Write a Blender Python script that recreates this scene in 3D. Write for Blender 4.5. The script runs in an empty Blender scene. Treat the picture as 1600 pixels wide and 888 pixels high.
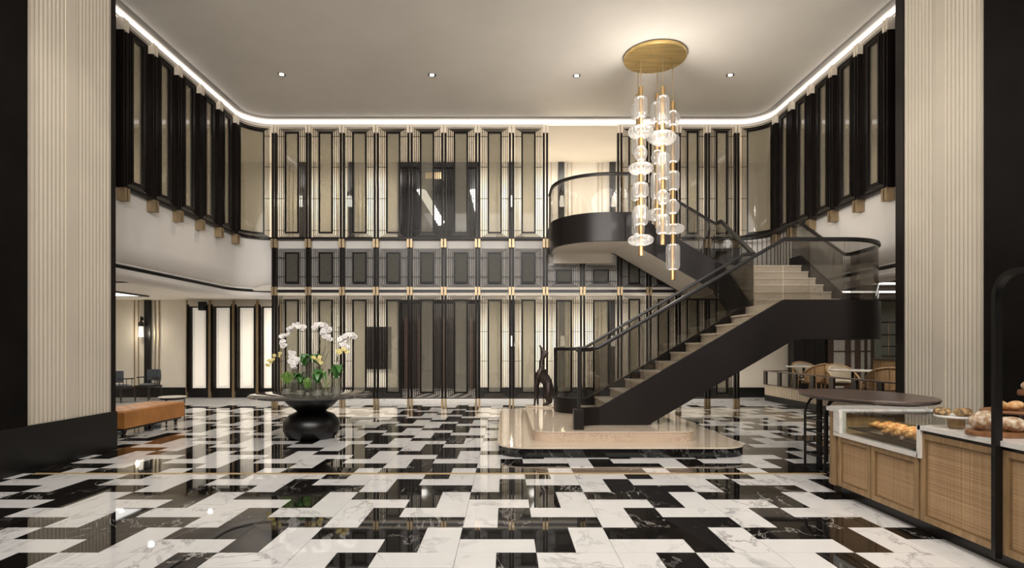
import bpy, math, random
from mathutils import Vector, Matrix
random.seed(7)
PI = math.pi
SC = bpy.context.scene
COL = SC.collection
# ------------------------------------------------------------------ camera, world, exposure
F = 900.0; VX, VY = 790.0, 541.0; EYE = 1.557
cam = bpy.data.cameras.new('camera'); cam.sensor_width = 36.0; cam.lens = F / 1600 * 36
cam.shift_x = (800 - VX) / 1600; cam.shift_y = (VY - 444) / 1600; cam.clip_end = 100; cam.clip_start = 0.05
co = bpy.data.objects.new('camera', cam); COL.objects.link(co)
co.location = (0, 0, EYE); co.rotation_euler = (PI / 2, 0, 0); SC.camera = co
w = bpy.data.worlds.new('world'); SC.world = w; w.use_nodes = True
w.node_tree.nodes['Background'].inputs[0].default_value = (0.95, 0.86, 0.74, 1)
w.node_tree.nodes['Background'].inputs[1].default_value = 0.05
SC.view_settings.view_transform = 'Standard'; SC.view_settings.look = 'None'
SC.view_settings.gamma = 1.0; SC.view_settings.use_curve_mapping = False
SC.view_settings.exposure = 0.65
SC.cycles.max_bounces = 8; SC.cycles.diffuse_bounces = 3; SC.cycles.glossy_bounces = 4
SC.cycles.transparent_max_bounces = 24; SC.cycles.transmission_bounces = 4
SC.cycles.sample_clamp_indirect = 4.0; SC.cycles.caustics_reflective = False; SC.cycles.caustics_refractive = False

def light(name, kind, loc, energy, color=(1, .86, .70), rot=(0, 0, 0), size=None, size_y=None, spot=None, blend=.6, radius=.05):
    l = bpy.data.lights.new(name, kind); l.energy = energy; l.color = color
    if kind == 'AREA':
        l.shape = 'RECTANGLE'; l.size = size; l.size_y = size_y or size
    else: l.shadow_soft_size = radius
    if kind == 'SPOT': l.spot_size = math.radians(spot); l.spot_blend = blend
    o = bpy.data.objects.new(name, l); COL.objects.link(o); o.location = loc; o.rotation_euler = rot
    return o
# unseen fill lights added over and behind the camera to brighten the hall
light('hall_fill', 'AREA', (0, 2.0, 7.2), 150, (1, .96, .92), size=7, size_y=5)
for x in (-4.5, -1.5, 1.5, 4.5):
    for y in (-2.6, .2):
        light('hall_fill_spot', 'SPOT', (x, y, 6.5), 430, (1, .955, .905), rot=(math.radians(84), 0, -x * .03), spot=125, blend=1., radius=.2)
for x in (-6.6, -5.3, -4.1, -2.9, -1.7, -.5, .7, 1.9, 3.1, 4.3, 5.5):
    light('corridor_spot', 'SPOT', (x, 16.0, 7.05), 84, (1, .945, .86), spot=150, blend=1., radius=.05, rot=(.35, 0, 0))
    light('corridor_spot', 'SPOT', (x, 16.0, 2.93), 72, (1, .945, .86), spot=160, blend=1., radius=.05, rot=(.3, 0, 0))
for sx in (-1, 1):
    for y in (10.5, 13.0, 15.6):
        for x in (8.0, 10.4): light('lounge_spot', 'SPOT', (sx * x, y, 2.93), 46 if sx < 0 else 84, (1, .91, .78), spot=160, blend=1., radius=.06)
    for y in (10.0, 12.0, 14.0): light('gallery_spot', 'SPOT', (sx * 8.0, y, 7.08), 85, (1, .9, .76), spot=150, blend=1., radius=.06)
    light('pier_light', 'SPOT', (sx * 4.2, 7.6, 7.0), 40, (1, .91, .79), rot=(0, -sx * .3, 0), spot=75, blend=.9)
light('counter_light', 'SPOT', (2.6, 4.0, 4.6), 150, (1, .89, .74), rot=(0, .26, 0), spot=75, blend=.9)

# ------------------------------------------------------------------ materials
def newmat(name):
    m = bpy.data.materials.new(name); m.use_nodes = True
    nt = m.node_tree; b = nt.nodes['Principled BSDF']
    return m, nt, b
def pmat(name, col, rough=.5, metal=0., var=.08, scale=6., bump=0., bscale=60., emit=None, estr=0., stretch=None, spec=.5, coat=0.):
    m, nt, b = newmat(name); N, L = nt.nodes, nt.links
    tc = N.new('ShaderNodeTexCoord'); mp = N.new('ShaderNodeMapping'); L.new(tc.outputs['Object'], mp.inputs[0])
    if stretch: mp.inputs['Scale'].default_value = stretch
    no = N.new('ShaderNodeTexNoise'); no.inputs['Scale'].default_value = scale; no.inputs['Detail'].default_value = 4
    L.new(mp.outputs[0], no.inputs[0])
    r = N.new('ShaderNodeValToRGB'); L.new(no.outputs[0], r.inputs[0])
    r.color_ramp.elements[0].position = .3; r.color_ramp.elements[1].position = .7
    r.color_ramp.elements[0].color = tuple(max(0, c * (1 - var)) for c in col) + (1,)
    r.color_ramp.elements[1].color = tuple(min(1, c * (1 + var)) for c in col) + (1,)
    L.new(r.outputs[0], b.inputs['Base Color'])
    b.inputs['Roughness'].default_value = rough; b.inputs['Metallic'].default_value = metal
    b.inputs['Specular IOR Level'].default_value = spec; b.inputs['Coat Weight'].default_value = coat
    if bump:
        n2 = N.new('ShaderNodeTexNoise'); n2.inputs['Scale'].default_value = bscale; L.new(mp.outputs[0], n2.inputs[0])
        bp = N.new('ShaderNodeBump'); bp.inputs['Strength'].default_value = bump; bp.inputs['Distance'].default_value = .01
        L.new(n2.outputs[0], bp.inputs['Height']); L.new(bp.outputs[0], b.inputs['Normal'])
    if emit:
        b.inputs['Emission Color'].default_value = tuple(emit) + (1,); b.inputs['Emission Strength'].default_value = estr
    return m
def marble(name, base, vein, rough, island=True, vscale=1.6, width=.035, cloud=None):
    m, nt, b = newmat(name); N, L = nt.nodes, nt.links
    g = N.new('ShaderNodeNewGeometry'); oi = N.new('ShaderNodeObjectInfo')
    add = N.new('ShaderNodeMath'); add.operation = 'ADD'; L.new(g.outputs['Random Per Island'], add.inputs[0]); L.new(oi.outputs['Random'], add.inputs[1])
    mul = N.new('ShaderNodeMath'); mul.operation = 'MULTIPLY'; mul.inputs[1].default_value = 37. if island else 0.; L.new(add.outputs[0], mul.inputs[0])
    cx = N.new('ShaderNodeCombineXYZ'); L.new(mul.outputs[0], cx.inputs[2]); L.new(mul.outputs[0], cx.inputs[0])
    va = N.new('ShaderNodeVectorMath'); va.operation = 'ADD'; L.new(g.outputs['Position'], va.inputs[0]); L.new(cx.outputs[0], va.inputs[1])
    mp = N.new('ShaderNodeMapping'); mp.inputs['Rotation'].default_value = (0, 0, .7); mp.inputs['Scale'].default_value = (1, .55, 1); L.new(va.outputs[0], mp.inputs[0])
    n1 = N.new('ShaderNodeTexNoise'); n1.inputs['Scale'].default_value = vscale; n1.inputs['Detail'].default_value = 7; n1.inputs['Roughness'].default_value = .62; n1.inputs['Distortion'].default_value = .7
    L.new(mp.outputs[0], n1.inputs[0])
    s = N.new('ShaderNodeMath'); s.operation = 'SUBTRACT'; s.inputs[1].default_value = .5; L.new(n1.outputs[0], s.inputs[0])
    a = N.new('ShaderNodeMath'); a.operation = 'ABSOLUTE'; L.new(s.outputs[0], a.inputs[0])
    r = N.new('ShaderNodeValToRGB'); L.new(a.outputs[0], r.inputs[0])
    r.color_ramp.elements[0].position = 0; r.color_ramp.elements[0].color = (1, 1, 1, 1)
    r.color_ramp.elements[1].position = width; r.color_ramp.elements[1].color = (0, 0, 0, 1)
    n2 = N.new('ShaderNodeTexNoise'); n2.inputs['Scale'].default_value = 1.3; L.new(va.outputs[0], n2.inputs[0])
    r2 = N.new('ShaderNodeValToRGB'); L.new(n2.outputs[0], r2.inputs[0]); r2.color_ramp.elements[0].position = .42; r2.color_ramp.elements[1].position = .68
    mm = N.new('ShaderNodeMath'); mm.operation = 'MULTIPLY'; L.new(r.outputs[0], mm.inputs[0]); L.new(r2.outputs[0], mm.inputs[1])
    n3 = N.new('ShaderNodeTexNoise'); n3.inputs['Scale'].default_value = 3.; n3.inputs['Detail'].default_value = 5; L.new(va.outputs[0], n3.inputs[0])
    mx0 = N.new('ShaderNodeMixRGB'); L.new(n3.outputs[0], mx0.inputs[0])
    mx0.inputs[1].default_value = tuple(base) + (1,); mx0.inputs[2].default_value = tuple(cloud or base) + (1,)
    mx = N.new('ShaderNodeMixRGB'); L.new(mm.outputs[0], mx.inputs[0]); L.new(mx0.outputs[0], mx.inputs[1]); mx.inputs[2].default_value = tuple(vein) + (1,)
    L.new(mx.outputs[0], b.inputs['Base Color']); b.inputs['Roughness'].default_value = rough
    b.inputs['Specular IOR Level'].default_value = .6
    return m
def glass(name, tint, rough=.02, refl=1.45, extra=0.):
    m = bpy.data.materials.new(name); m.use_nodes = True; nt = m.node_tree; N, L = nt.nodes, nt.links; N.clear()
    out = N.new('ShaderNodeOutputMaterial'); mix = N.new('ShaderNodeMixShader'); fr = N.new('ShaderNodeFresnel')
    ge = N.new('ShaderNodeNewGeometry'); mr = N.new('ShaderNodeMapRange'); mr.inputs['To Min'].default_value = refl; mr.inputs['To Max'].default_value = 1 / refl
    L.new(ge.outputs['Backfacing'], mr.inputs[0]); L.new(mr.outputs[0], fr.inputs[0])
    t = N.new('ShaderNodeBsdfTransparent'); t.inputs[0].default_value = tuple(tint) + (1,)
    g = N.new('ShaderNodeBsdfGlossy'); g.inputs['Roughness'].default_value = rough
    ad = N.new('ShaderNodeMath'); ad.operation = 'ADD'; ad.inputs[1].default_value = extra; ad.use_clamp = True
    L.new(fr.outputs[0], ad.inputs[0]); L.new(ad.outputs[0], mix.inputs[0]); L.new(t.outputs[0], mix.inputs[1]); L.new(g.outputs[0], mix.inputs[2]); L.new(mix.outputs[0], out.inputs[0])
    return m
def meshglass(name, tint, body, bodyfac):
    # glass with a fine woven metal mesh laminated inside: partly see-through, partly a matt weave
    m = glass(name, tint, .03, 1.5, .02); nt = m.node_tree; N, L = nt.nodes, nt.links
    out = [n for n in N if n.type == 'OUTPUT_MATERIAL'][0]; mix0 = [n for n in N if n.type == 'MIX_SHADER'][0]
    d = N.new('ShaderNodeBsdfDiffuse'); t = N.new('ShaderNodeBsdfTranslucent')
    tc = N.new('ShaderNodeTexCoord'); wv = N.new('ShaderNodeTexNoise'); wv.inputs['Scale'].default_value = 9
    mp = N.new('ShaderNodeMapping'); mp.inputs['Scale'].default_value = (1, 1, 6); L.new(tc.outputs['Object'], mp.inputs[0]); L.new(mp.outputs[0], wv.inputs[0])
    r = N.new('ShaderNodeValToRGB'); r.color_ramp.elements[0].color = tuple(c * .86 for c in body) + (1,); r.color_ramp.elements[1].color = tuple(c * 1.1 for c in body) + (1,)
    L.new(wv.outputs[0], r.inputs[0]); L.new(r.outputs[0], d.inputs[0]); L.new(r.outputs[0], t.inputs[0])
    dt = N.new('ShaderNodeMixShader'); dt.inputs[0].default_value = .5; L.new(d.outputs[0], dt.inputs[1]); L.new(t.outputs[0], dt.inputs[2])
    tr = [n for n in N if n.type == 'BSDF_TRANSPARENT'][0]
    mb = N.new('ShaderNodeMixShader'); mb.inputs[0].default_value = bodyfac; L.new(tr.outputs[0], mb.inputs[1]); L.new(dt.outputs[0], mb.inputs[2])
    L.new(mb.outputs[0], mix0.inputs[1])
    return m
def emat(name, col, s):
    m = bpy.data.materials.new(name); m.use_nodes = True; nt = m.node_tree; nt.nodes.clear()
    o = nt.nodes.new('ShaderNodeOutputMaterial'); e = nt.nodes.new('ShaderNodeEmission'); e.inputs[0].default_value = tuple(col) + (1,); e.inputs[1].default_value = s
    nt.links.new(e.outputs[0], o.inputs[0]); return m
def cane_mat():
    m, nt, b = newmat('woven cane'); N, L = nt.nodes, nt.links
    tc = N.new('ShaderNodeTexCoord'); vals = []
    for sc in ((1, 1, 260), (260, 260, 1)):
        mp = N.new('ShaderNodeMapping'); mp.inputs['Scale'].default_value = sc; L.new(tc.outputs['Object'], mp.inputs[0])
        no = N.new('ShaderNodeTexNoise'); no.inputs['Scale'].default_value = .55 if sc[0] > 1 else .55; no.inputs['Detail'].default_value = 3; L.new(mp.outputs[0], no.inputs[0]); vals.append(no)
    ad = N.new('ShaderNodeMath'); ad.operation = 'ADD'; L.new(vals[0].outputs[0], ad.inputs[0]); L.new(vals[1].outputs[0], ad.inputs[1])
    hf = N.new('ShaderNodeMath'); hf.operation = 'MULTIPLY'; hf.inputs[1].default_value = .5; L.new(ad.outputs[0], hf.inputs[0])
    r = N.new('ShaderNodeValToRGB'); L.new(hf.outputs[0], r.inputs[0])
    r.color_ramp.elements[0].position = .36; r.color_ramp.elements[0].color = (.29, .16, .07, 1)
    r.color_ramp.elements[1].position = .62; r.color_ramp.elements[1].color = (.60, .40, .22, 1)
    L.new(r.outputs[0], b.inputs['Base Color']); b.inputs['Roughness'].default_value = .6
    bp = N.new('ShaderNodeBump'); bp.inputs['Strength'].default_value = .4; bp.inputs['Distance'].default_value = .004; L.new(hf.outputs[0], bp.inputs['Height']); L.new(bp.outputs[0], b.inputs['Normal'])
    return m
def bread_mat(name, crust, flour, thr):
    m, nt, b = newmat(name); N, L = nt.nodes, nt.links
    tc = N.new('ShaderNodeTexCoord'); no = N.new('ShaderNodeTexNoise'); no.inputs['Scale'].default_value = 26; no.inputs['Detail'].default_value = 9; L.new(tc.outputs['Object'], no.inputs[0])
    r = N.new('ShaderNodeValToRGB'); L.new(no.outputs[0], r.inputs[0]); r.color_ramp.elements[0].position = thr; r.color_ramp.elements[0].color = tuple(crust) + (1,)
    r.color_ramp.elements[1].position = thr + .3; r.color_ramp.elements[1].color = tuple(flour) + (1,)
    L.new(r.outputs[0], b.inputs['Base Color']); b.inputs['Roughness'].default_value = .6
    bp = N.new('ShaderNodeBump'); bp.inputs['Strength'].default_value = .5; bp.inputs['Distance'].default_value = .01; L.new(no.outputs[0], bp.inputs['Height']); L.new(bp.outputs[0], b.inputs['Normal'])
    return m
M = {}
M['white_marble'] = marble('white marble', (.86, .85, .84), (.34, .33, .33), .028, vscale=1.7, width=.022, cloud=(.77, .755, .745))
M['black_marble'] = marble('black marble', (.005, .0045, .0045), (.55, .52, .48), .028, vscale=1.4, width=.008, cloud=(.012, .01, .009))
M['cream_marble'] = marble('cream marble', (.74, .64, .52), (.55, .43, .32), .07, island=False, vscale=5, width=.02, cloud=(.62, .50, .38))
M['step_marble'] = marble('beige step marble', (.76, .68, .57), (.5, .42, .34), .2, island=False, vscale=4, width=.03, cloud=(.68, .60, .49))
M['riser_marble'] = marble('speckled riser marble', (.60, .47, .36), (.30, .2, .14), .2, island=False, vscale=14, width=.05, cloud=(.52, .40, .30))
M['tread_marble'] = marble('pale tread marble', (.88, .81, .70), (.6, .52, .43), .15, island=False, vscale=4, width=.03, cloud=(.82, .74, .62))
M['top_marble'] = marble('white counter marble', (.82, .79, .74), (.5, .48, .46), .12, island=False, vscale=2.5, width=.03)
M['plinth_black'] = marble('black plinth marble', (.005, .005, .005), (.4, .38, .35), .05, island=False, vscale=2., width=.006)
M['grout'] = pmat('grey grout', (.22, .21, .2), .6)
M['ceiling'] = pmat('warm grey ceiling paint', (.78, .74, .68), .85, var=.04, scale=.8)
M['cream'] = pmat('cream wall covering', (.80, .735, .63), .7, var=.03, scale=2)
M['white'] = pmat('off white plaster', (.80, .765, .725), .8, var=.02, scale=1.5)
M['soffit'] = pmat('pale beige soffit paint', (.80, .74, .66), .8, var=.03, scale=1.)
M['bronze'] = pmat('dark bronze sheet', (.015, .0115, .011), .36, .35, var=.25, scale=1.2, stretch=(1, 1, .4))
M['frame'] = pmat('dark polished bronze', (.012, .009, .008), .3, .0, var=.2, scale=3, spec=.16)
M['rail'] = pmat('blackened bronze rail', (.012, .010, .009), .38, .3, var=.15)
M['black'] = pmat('black stained wood', (.010, .008, .008), .4, var=.2)
M['base'] = pmat('black stone base', (.005, .0045, .0045), .35, var=.3, scale=2)
M['brass'] = pmat('brushed brass', (.44, .33, .20), .42, .8, var=.15, scale=9, stretch=(1, 1, .2))
M['rod'] = pmat('antique brass tube', (.42, .27, .12), .4, .75, var=.12, scale=9)
M['cap'] = pmat('lit cap brass', (.90, .80, .66), .45, .15, var=.06)  # brass of the post caps, with the light on them put into the colour
M['disc_brass'] = pmat('brushed gold brass', (.62, .45, .19), .32, .9, var=.18, scale=4, stretch=(.4, 4, 1))
M['screen_glass'] = meshglass('smoked mesh glass', (.68, .665, .61), (.40, .39, .35), .32)
M['void_glass'] = pmat('dark olive fabric glass', (.075, .072, .058), .4, var=.12, scale=12, spec=.2)
M['stair_glass'] = glass('grey tinted stair glass', (.74, .73, .715), .01, 1.5, .03)
M['clear_glass'] = glass('clear glass', (.93, .95, .93), .01, 1.45)
M['vase_glass'] = glass('vase glass', (.88, .89, .87), .04, 1.5, .10)
M['pier'] = pmat('cream fluted plaster', (.62, .555, .455), .6, var=.04, scale=1.5)
M['dark_wall'] = pmat('dark stained panelling', (.006, .005, .0045), .6, var=.3, scale=2, spec=.08)
M['lobby'] = pmat('dark grey lobby wall', (.055, .052, .048), .5, var=.1)
M['walnut'] = pmat('dark walnut', (.105, .072, .058), .3, var=.3, scale=5, stretch=(6, .6, 6))
M['oak'] = pmat('natural oak', (.37, .235, .115), .5, var=.22, scale=7, stretch=(4, 4, .5))
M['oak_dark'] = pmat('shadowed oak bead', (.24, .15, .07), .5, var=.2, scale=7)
M['cane'] = cane_mat()
M['leather'] = pmat('tan leather', (.50, .21, .055), .38, var=.14, scale=4, bump=.15, bscale=120)
M['blue'] = pmat('blue grey upholstery', (.065, .075, .09), .85, var=.15, scale=30)
M['darkwood'] = pmat('ebonised wood', (.025, .018, .014), .4, var=.2)
M['linen'] = pmat('beige upholstery', (.52, .46, .37), .9, var=.08, scale=30)
M['leaf'] = pmat('orchid leaf', (.05, .16, .03), .35, var=.35, scale=12)
M['fern'] = pmat('fresh green fern', (.24, .42, .09), .5, var=.4, scale=20)
M['petal'] = pmat('white orchid petal', (.88, .85, .84), .6, var=.05, scale=20)
M['yellow'] = pmat('pale yellow orchid petal', (.80, .69, .28), .6, var=.12, scale=20)
M['lip'] = pmat('orchid lip', (.75, .60, .42), .6)
M['stem'] = pmat('plant stem', (.12, .11, .045), .6)
M['pebble'] = pmat('grey pebbles', (.55, .52, .47), .5, var=.5, scale=70)
M['soil'] = pmat('dark moss', (.03, .035, .02), .8, var=.4, scale=40)
M['sculpt'] = pmat('cast bronze patina', (.045, .032, .028), .36, .6, var=.6, scale=26, bump=.9, bscale=34)
M['croissant'] = bread_mat('baked pastry', (.46, .20, .055), (.80, .50, .21), .42)
M['loaf'] = bread_mat('floured rustic crust', (.34, .18, .08), (.76, .66, .52), .36)
M['roll'] = bread_mat('golden roll crust', (.58, .30, .11), (.84, .60, .33), .38)
M['seed'] = bread_mat('seeded crust', (.10, .06, .03), (.72, .46, .20), .40)
M['board'] = pmat('chestnut board', (.26, .115, .048), .45, var=.35, scale=6, stretch=(1, 8, 1))
M['china'] = pmat('white china', (.84, .82, .78), .2, var=.02)
M['steel'] = pmat('black steel', (.014, .013, .012), .35, .4, var=.2)
M['rib'] = pmat('ribbed pale oak', (.42, .35, .26), .55, var=.2, scale=5, stretch=(3, 3, .5))
M['lightbox'] = pmat('lit opal panel', (.8, .75, .66), .5, emit=(1, .92, .80), estr=.20, var=.03, scale=1)
M['frost'] = pmat('frosted pane', (.62, .60, .54), .4, var=.08)
M['sage'] = pmat('pale sage wall', (.40, .42, .36), .7, var=.04)
M['led'] = emat('cove led', (1, .94, .89), 1.5)
M['lamp'] = emat('lamp lens', (1, .93, .8), 9)
M['sconce'] = emat('opal sconce glass', (1, .9, .74), 1.0)
M['white_led'] = emat('white light line', (1, .96, .9), 1.7)
def pend_mat():
    m = glass('ribbed crystal glass', (.93, .93, .92), .03, 1.42, .05); nt = m.node_tree; N, L = nt.nodes, nt.links
    out = [n for n in N if n.type == 'OUTPUT_MATERIAL'][0]; mix0 = [n for n in N if n.type == 'MIX_SHADER'][0]
    e = N.new('ShaderNodeEmission'); e.inputs[0].default_value = (1, .95, .9, 1); e.inputs[1].default_value = .10
    t = N.new('ShaderNodeBsdfTranslucent'); t.inputs[0].default_value = (.9, .88, .86, 1)
    a = N.new('ShaderNodeAddShader'); L.new(e.outputs[0], a.inputs[0]); L.new(t.outputs[0], a.inputs[1])
    mx = N.new('ShaderNodeMixShader'); mx.inputs[0].default_value = .40; L.new(mix0.outputs[0], mx.inputs[1]); L.new(a.outputs[0], mx.inputs[2]); L.new(mx.outputs[0], out.inputs[0])
    return m
M['pend'] = pend_mat(); M['pend_led'] = emat('pendant led ring', (1, .94, .85), 1.6)

# ------------------------------------------------------------------ geometry helpers
class MB:
    def __init__(s): s.v = []; s.f = []; s.mi = []
    def add(s, vs, fs, mi=0):
        o = len(s.v); s.v += [tuple(p) for p in vs]; s.f += [tuple(i + o for i in f) for f in fs]; s.mi += [mi] * len(fs); return s
    def box(s, x0, x1, y0, y1, z0, z1, mi=0):
        return s.add([(x0, y0, z0), (x1, y0, z0), (x1, y1, z0), (x0, y1, z0), (x0, y0, z1), (x1, y0, z1), (x1, y1, z1), (x0, y1, z1)],
                     [(0, 3, 2, 1), (4, 5, 6, 7), (0, 1, 5, 4), (1, 2, 6, 5), (2, 3, 7, 6), (3, 0, 4, 7)], mi)
    def prism(s, poly, a0, a1, axis='z', mi=0):
        n = len(poly)
        def P(p, a): return (p[0], p[1], a) if axis == 'z' else ((p[0], a, p[1]) if axis == 'y' else (a, p[0], p[1]))
        vs = [P(p, a0) for p in poly] + [P(p, a1) for p in poly]
        fs = [tuple(range(n - 1, -1, -1)), tuple(range(n, 2 * n))] + [(i, (i + 1) % n, n + (i + 1) % n, n + i) for i in range(n)]
        return s.add(vs, fs, mi)
    def tube(s, pts, r, n=8, cap=True, mi=0):
        pts = [Vector(p) for p in pts]; rs = r if isinstance(r, (list, tuple)) else [r] * len(pts); vs = []; fs = []
        ref = None
        for i, p in enumerate(pts):
            t = (pts[min(i + 1, len(pts) - 1)] - pts[max(i - 1, 0)]).normalized()
            if ref is None: ref = Vector((1, 0, 0)) if abs(t.x) < .8 else Vector((0, 1, 0))
            a = (ref - t * ref.dot(t)).normalized(); b = t.cross(a); ref = a
            for k in range(n):
                q = p + (a * math.cos(2 * PI * k / n) + b * math.sin(2 * PI * k / n)) * rs[i]; vs.append(q)
        for i in range(len(pts) - 1):
            for k in range(n): fs.append((i * n + k, i * n + (k + 1) % n, (i + 1) * n + (k + 1) % n, (i + 1) * n + k))
        if cap: fs.append(tuple(range(n - 1, -1, -1))); fs.append(tuple((len(pts) - 1) * n + k for k in range(n)))
        return s.add(vs, fs, mi)
    def lathe(s, prof, n=24, c=(0, 0, 0), ribs=0, amp=0., sx=1., sy=1., mi=0):
        vs = []; fs = []
        for r, z in prof:
            for k in range(n):
                a = 2 * PI * k / n; rr = r * (1 + (amp * math.cos(ribs * a) if ribs else 0))
                vs.append((c[0] + rr * sx * math.cos(a), c[1] + rr * sy * math.sin(a), c[2] + z))
        m = len(prof)
        for i in range(m - 1):
            for k in range(n): fs.append((i * n + k, i * n + (k + 1) % n, (i + 1) * n + (k + 1) % n, (i + 1) * n + k))
        fs.append(tuple(range(n - 1, -1, -1))); fs.append(tuple((m - 1) * n + k for k in range(n)))
        return s.add(vs, fs, mi)
    def sweep(s, path, prof, closed=True, mi=0):
        # path: 3d points; prof: (side, up) pairs; side is horizontal right of travel
        pts = [Vector(p) for p in path]; vs = []; fs = []; m = len(prof)
        for i, p in enumerate(pts):
            t0 = (p - pts[i - 1]).normalized() if i else None; t1 = (pts[i + 1] - p).normalized() if i < len(pts) - 1 else None
            h = [Vector((t.x, t.y, 0)).normalized() for t in (t0, t1) if t is not None and (abs(t.x) + abs(t.y)) > 1e-6]
            hs = sum(h, Vector((0, 0, 0))).normalized(); k = 1.
            if len(h) == 2: k = 1 / max(.4, math.cos(h[0].angle(h[1]) / 2))
            side = Vector((hs.y, -hs.x, 0)) * k
            for a, z in prof: vs.append(p + side * a + Vector((0, 0, z)))
        for i in range(len(pts) - 1):
            for k in range(m if closed else m - 1): fs.append((i * m + k, i * m + (k + 1) % m, (i + 1) * m + (k + 1) % m, (i + 1) * m + k))
        if closed: fs.append(tuple(range(m - 1, -1, -1))); fs.append(tuple((len(pts) - 1) * m + k for k in range(m)))
        return s.add(vs, fs, mi)
    def ell(s, c, r, n=14, m=8, rot=None, fn=None, mi=0):
        vs = []; fs = []
        for i in range(m + 1):
            th = PI * (i / m) * .998 + .001
            for k in range(n):
                a = 2 * PI * k / n; p = Vector((math.sin(th) * math.cos(a), math.sin(th) * math.sin(a), -math.cos(th)))
                q = Vector((p.x * r[0], p.y * r[1], p.z * r[2]))
                if fn: q = q * fn(p)
                if rot: q = rot @ q
                vs.append(q + Vector(c))
        for i in range(m):
            for k in range(n): fs.append((i * n + k, i * n + (k + 1) % n, (i + 1) * n + (k + 1) % n, (i + 1) * n + k))
        return s.add(vs, fs, mi)
    def mesh(s, name, mats, smooth=False):
        me = bpy.data.meshes.new(name); me.from_pydata(s.v, [], s.f)
        for m in (mats if isinstance(mats, list) else [mats]): me.materials.append(m)
        if isinstance(mats, list) and len(mats) > 1: me.polygons.foreach_set('material_index', s.mi)
        if smooth:
            me.polygons.foreach_set('use_smooth', [True] * len(me.polygons))
            try: me.set_sharp_from_angle(angle=math.radians(42))
            except Exception: pass
        me.update(); return me
    def build(s, name, mats, parent=None, smooth=False, loc=None):
        return inst(name, s.mesh(name, mats, smooth), parent, loc)
def inst(name, me, parent=None, loc=None, rz=None):
    o = bpy.data.objects.new(name, me); COL.objects.link(o)
    if parent is not None: o.parent = parent
    if loc is not None: o.location = loc
    if rz is not None: o.rotation_euler = (0, 0, rz)
    return o
def tag(o, label, cat, group=None):
    o['label'] = label; o['category'] = cat
    if group: o['group'] = group
    return o
def thing(name, label, cat, loc=(0, 0, 0), rz=0., group=None):
    o = inst(name, None, None, loc, rz); o.empty_display_size = .1
    return tag(o, label, cat, group)
def struct(name, mb, mat, parent=None, smooth=False, label=None):
    o = mb.build(name, mat, parent, smooth)
    if parent is None: o['kind'] = 'structure'
    if label: o['label'] = label
    return o
def copytree(o, parent=None):
    c = o.copy(); COL.objects.link(c); c.parent = parent
    for ch in list(o.children): copytree(ch, c)
    return c
def arc(cx, cy, r, a0, a1, n=10):
    return [(cx + r * math.cos(a0 + (a1 - a0) * i / n), cy + r * math.sin(a0 + (a1 - a0) * i / n)) for i in range(n + 1)]
ORD = ['first', 'second', 'third', 'fourth', 'fifth', 'sixth', 'seventh', 'eighth', 'ninth', 'tenth', 'eleventh', 'twelfth', 'thirteenth', 'fourteenth']
def px(x, y, D): return ((x - VX) * D / F, D, EYE - (y - VY) * D / F)

# ------------------------------------------------------------------ floor of black and white planks
YB, XB = 4.3406, .2314 - .6          # block origin: row r1, column 0
floor = struct('floor', MB().box(-13.5, 13.5, -4, 17.6, -.12, -.012), M['grout'])
floor['label'] = 'polished floor of black and white marble planks'
G = .0016
def plank(wx, wy):
    m = MB(); x, y = wx / 2 - G, wy / 2 - G
    m.add([(-x, -y, -.012), (x, -y, -.012), (x, y, -.012), (-x, y, -.012), (-x, -y, 0), (x, -y, 0), (x, y, 0), (-x, y, 0)],
          [(4, 5, 6, 7), (0, 1, 5, 4), (1, 2, 6, 5), (2, 3, 7, 6), (3, 0, 4, 7)])
    return m
TM = {(o, c): plank(*((.6, .3) if o == 'h' else (.3, .6))).mesh('floor_tile', M['black_marble' if c == 'b' else 'white_marble']) for o in 'hv' for c in 'bw'}
pieces = []
for n in range(-14, 18):
    for m in range(-23, 23):
        x0, y0 = XB + .6 * m, YB + .6 * n
        e, f = m % 2 == 0, n % 2 == 0
        if e and f: pl = [('h', 'w', .3, .15), ('h', 'b', .3, .45)]
        elif not e and f: pl = [('v', 'b', .15, .3), ('v', 'w', .45, .3)]
        elif e: pl = [('v', 'w', .15, .3), ('v', 'b', .45, .3)]
        else: pl = [('h', 'b', .3, .15), ('h', 'w', .3, .45)]
        for o, c, dx, dy in pl:
            X, Y = x0 + dx, y0 + dy
            if Y < 15.1 and abs(X) < 13.3: pieces.append((o, c, X, Y))
def shows(p):
    o, c, X, Y = p
    if Y < 3.7: return 0
    sx, sy = VX + F * X / Y, VY + F * EYE / Y
    if sx < 40 or sx > 1590 or sy > 905: return 0
    if X > 3.4 and Y < 6.2: return 0
    if X < -5.6 and Y < 9: return 0
    if -.1 < X < 3.4 and 8.1 < Y < 12.8: return 0
    return 1 / Y ** 3
pieces.sort(key=shows, reverse=True)
for o, c, X, Y in pieces[:300]: inst('floor_tile', TM[(o, c)], floor, (X, Y, 0))
rest = MB()
for o, c, X, Y in pieces[300:]:
    t = plank(*((.6, .3) if o == 'h' else (.3, .6)))
    rest.add([(a + X, b + Y, z) for a, b, z in t.v], t.f, 0 if c == 'b' else 1)
r_ = rest.build('floor_tile_field', [M['black_marble'], M['white_marble']], floor); r_['kind'] = 'stuff'
struct('floor_border', MB().box(-13.3, 13.3, 15.16, 17.5, -.012, .0), M['white_marble'], floor)
tag(MB().box(-5.75, 3.9, 6.985, 7.06, -.005, .0025).build('floor_strip', pmat('satin brass inlay', (.55, .40, .22), .5, .3)), 'long thin brass strip inlaid across the marble floor', 'floor strip')

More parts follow.
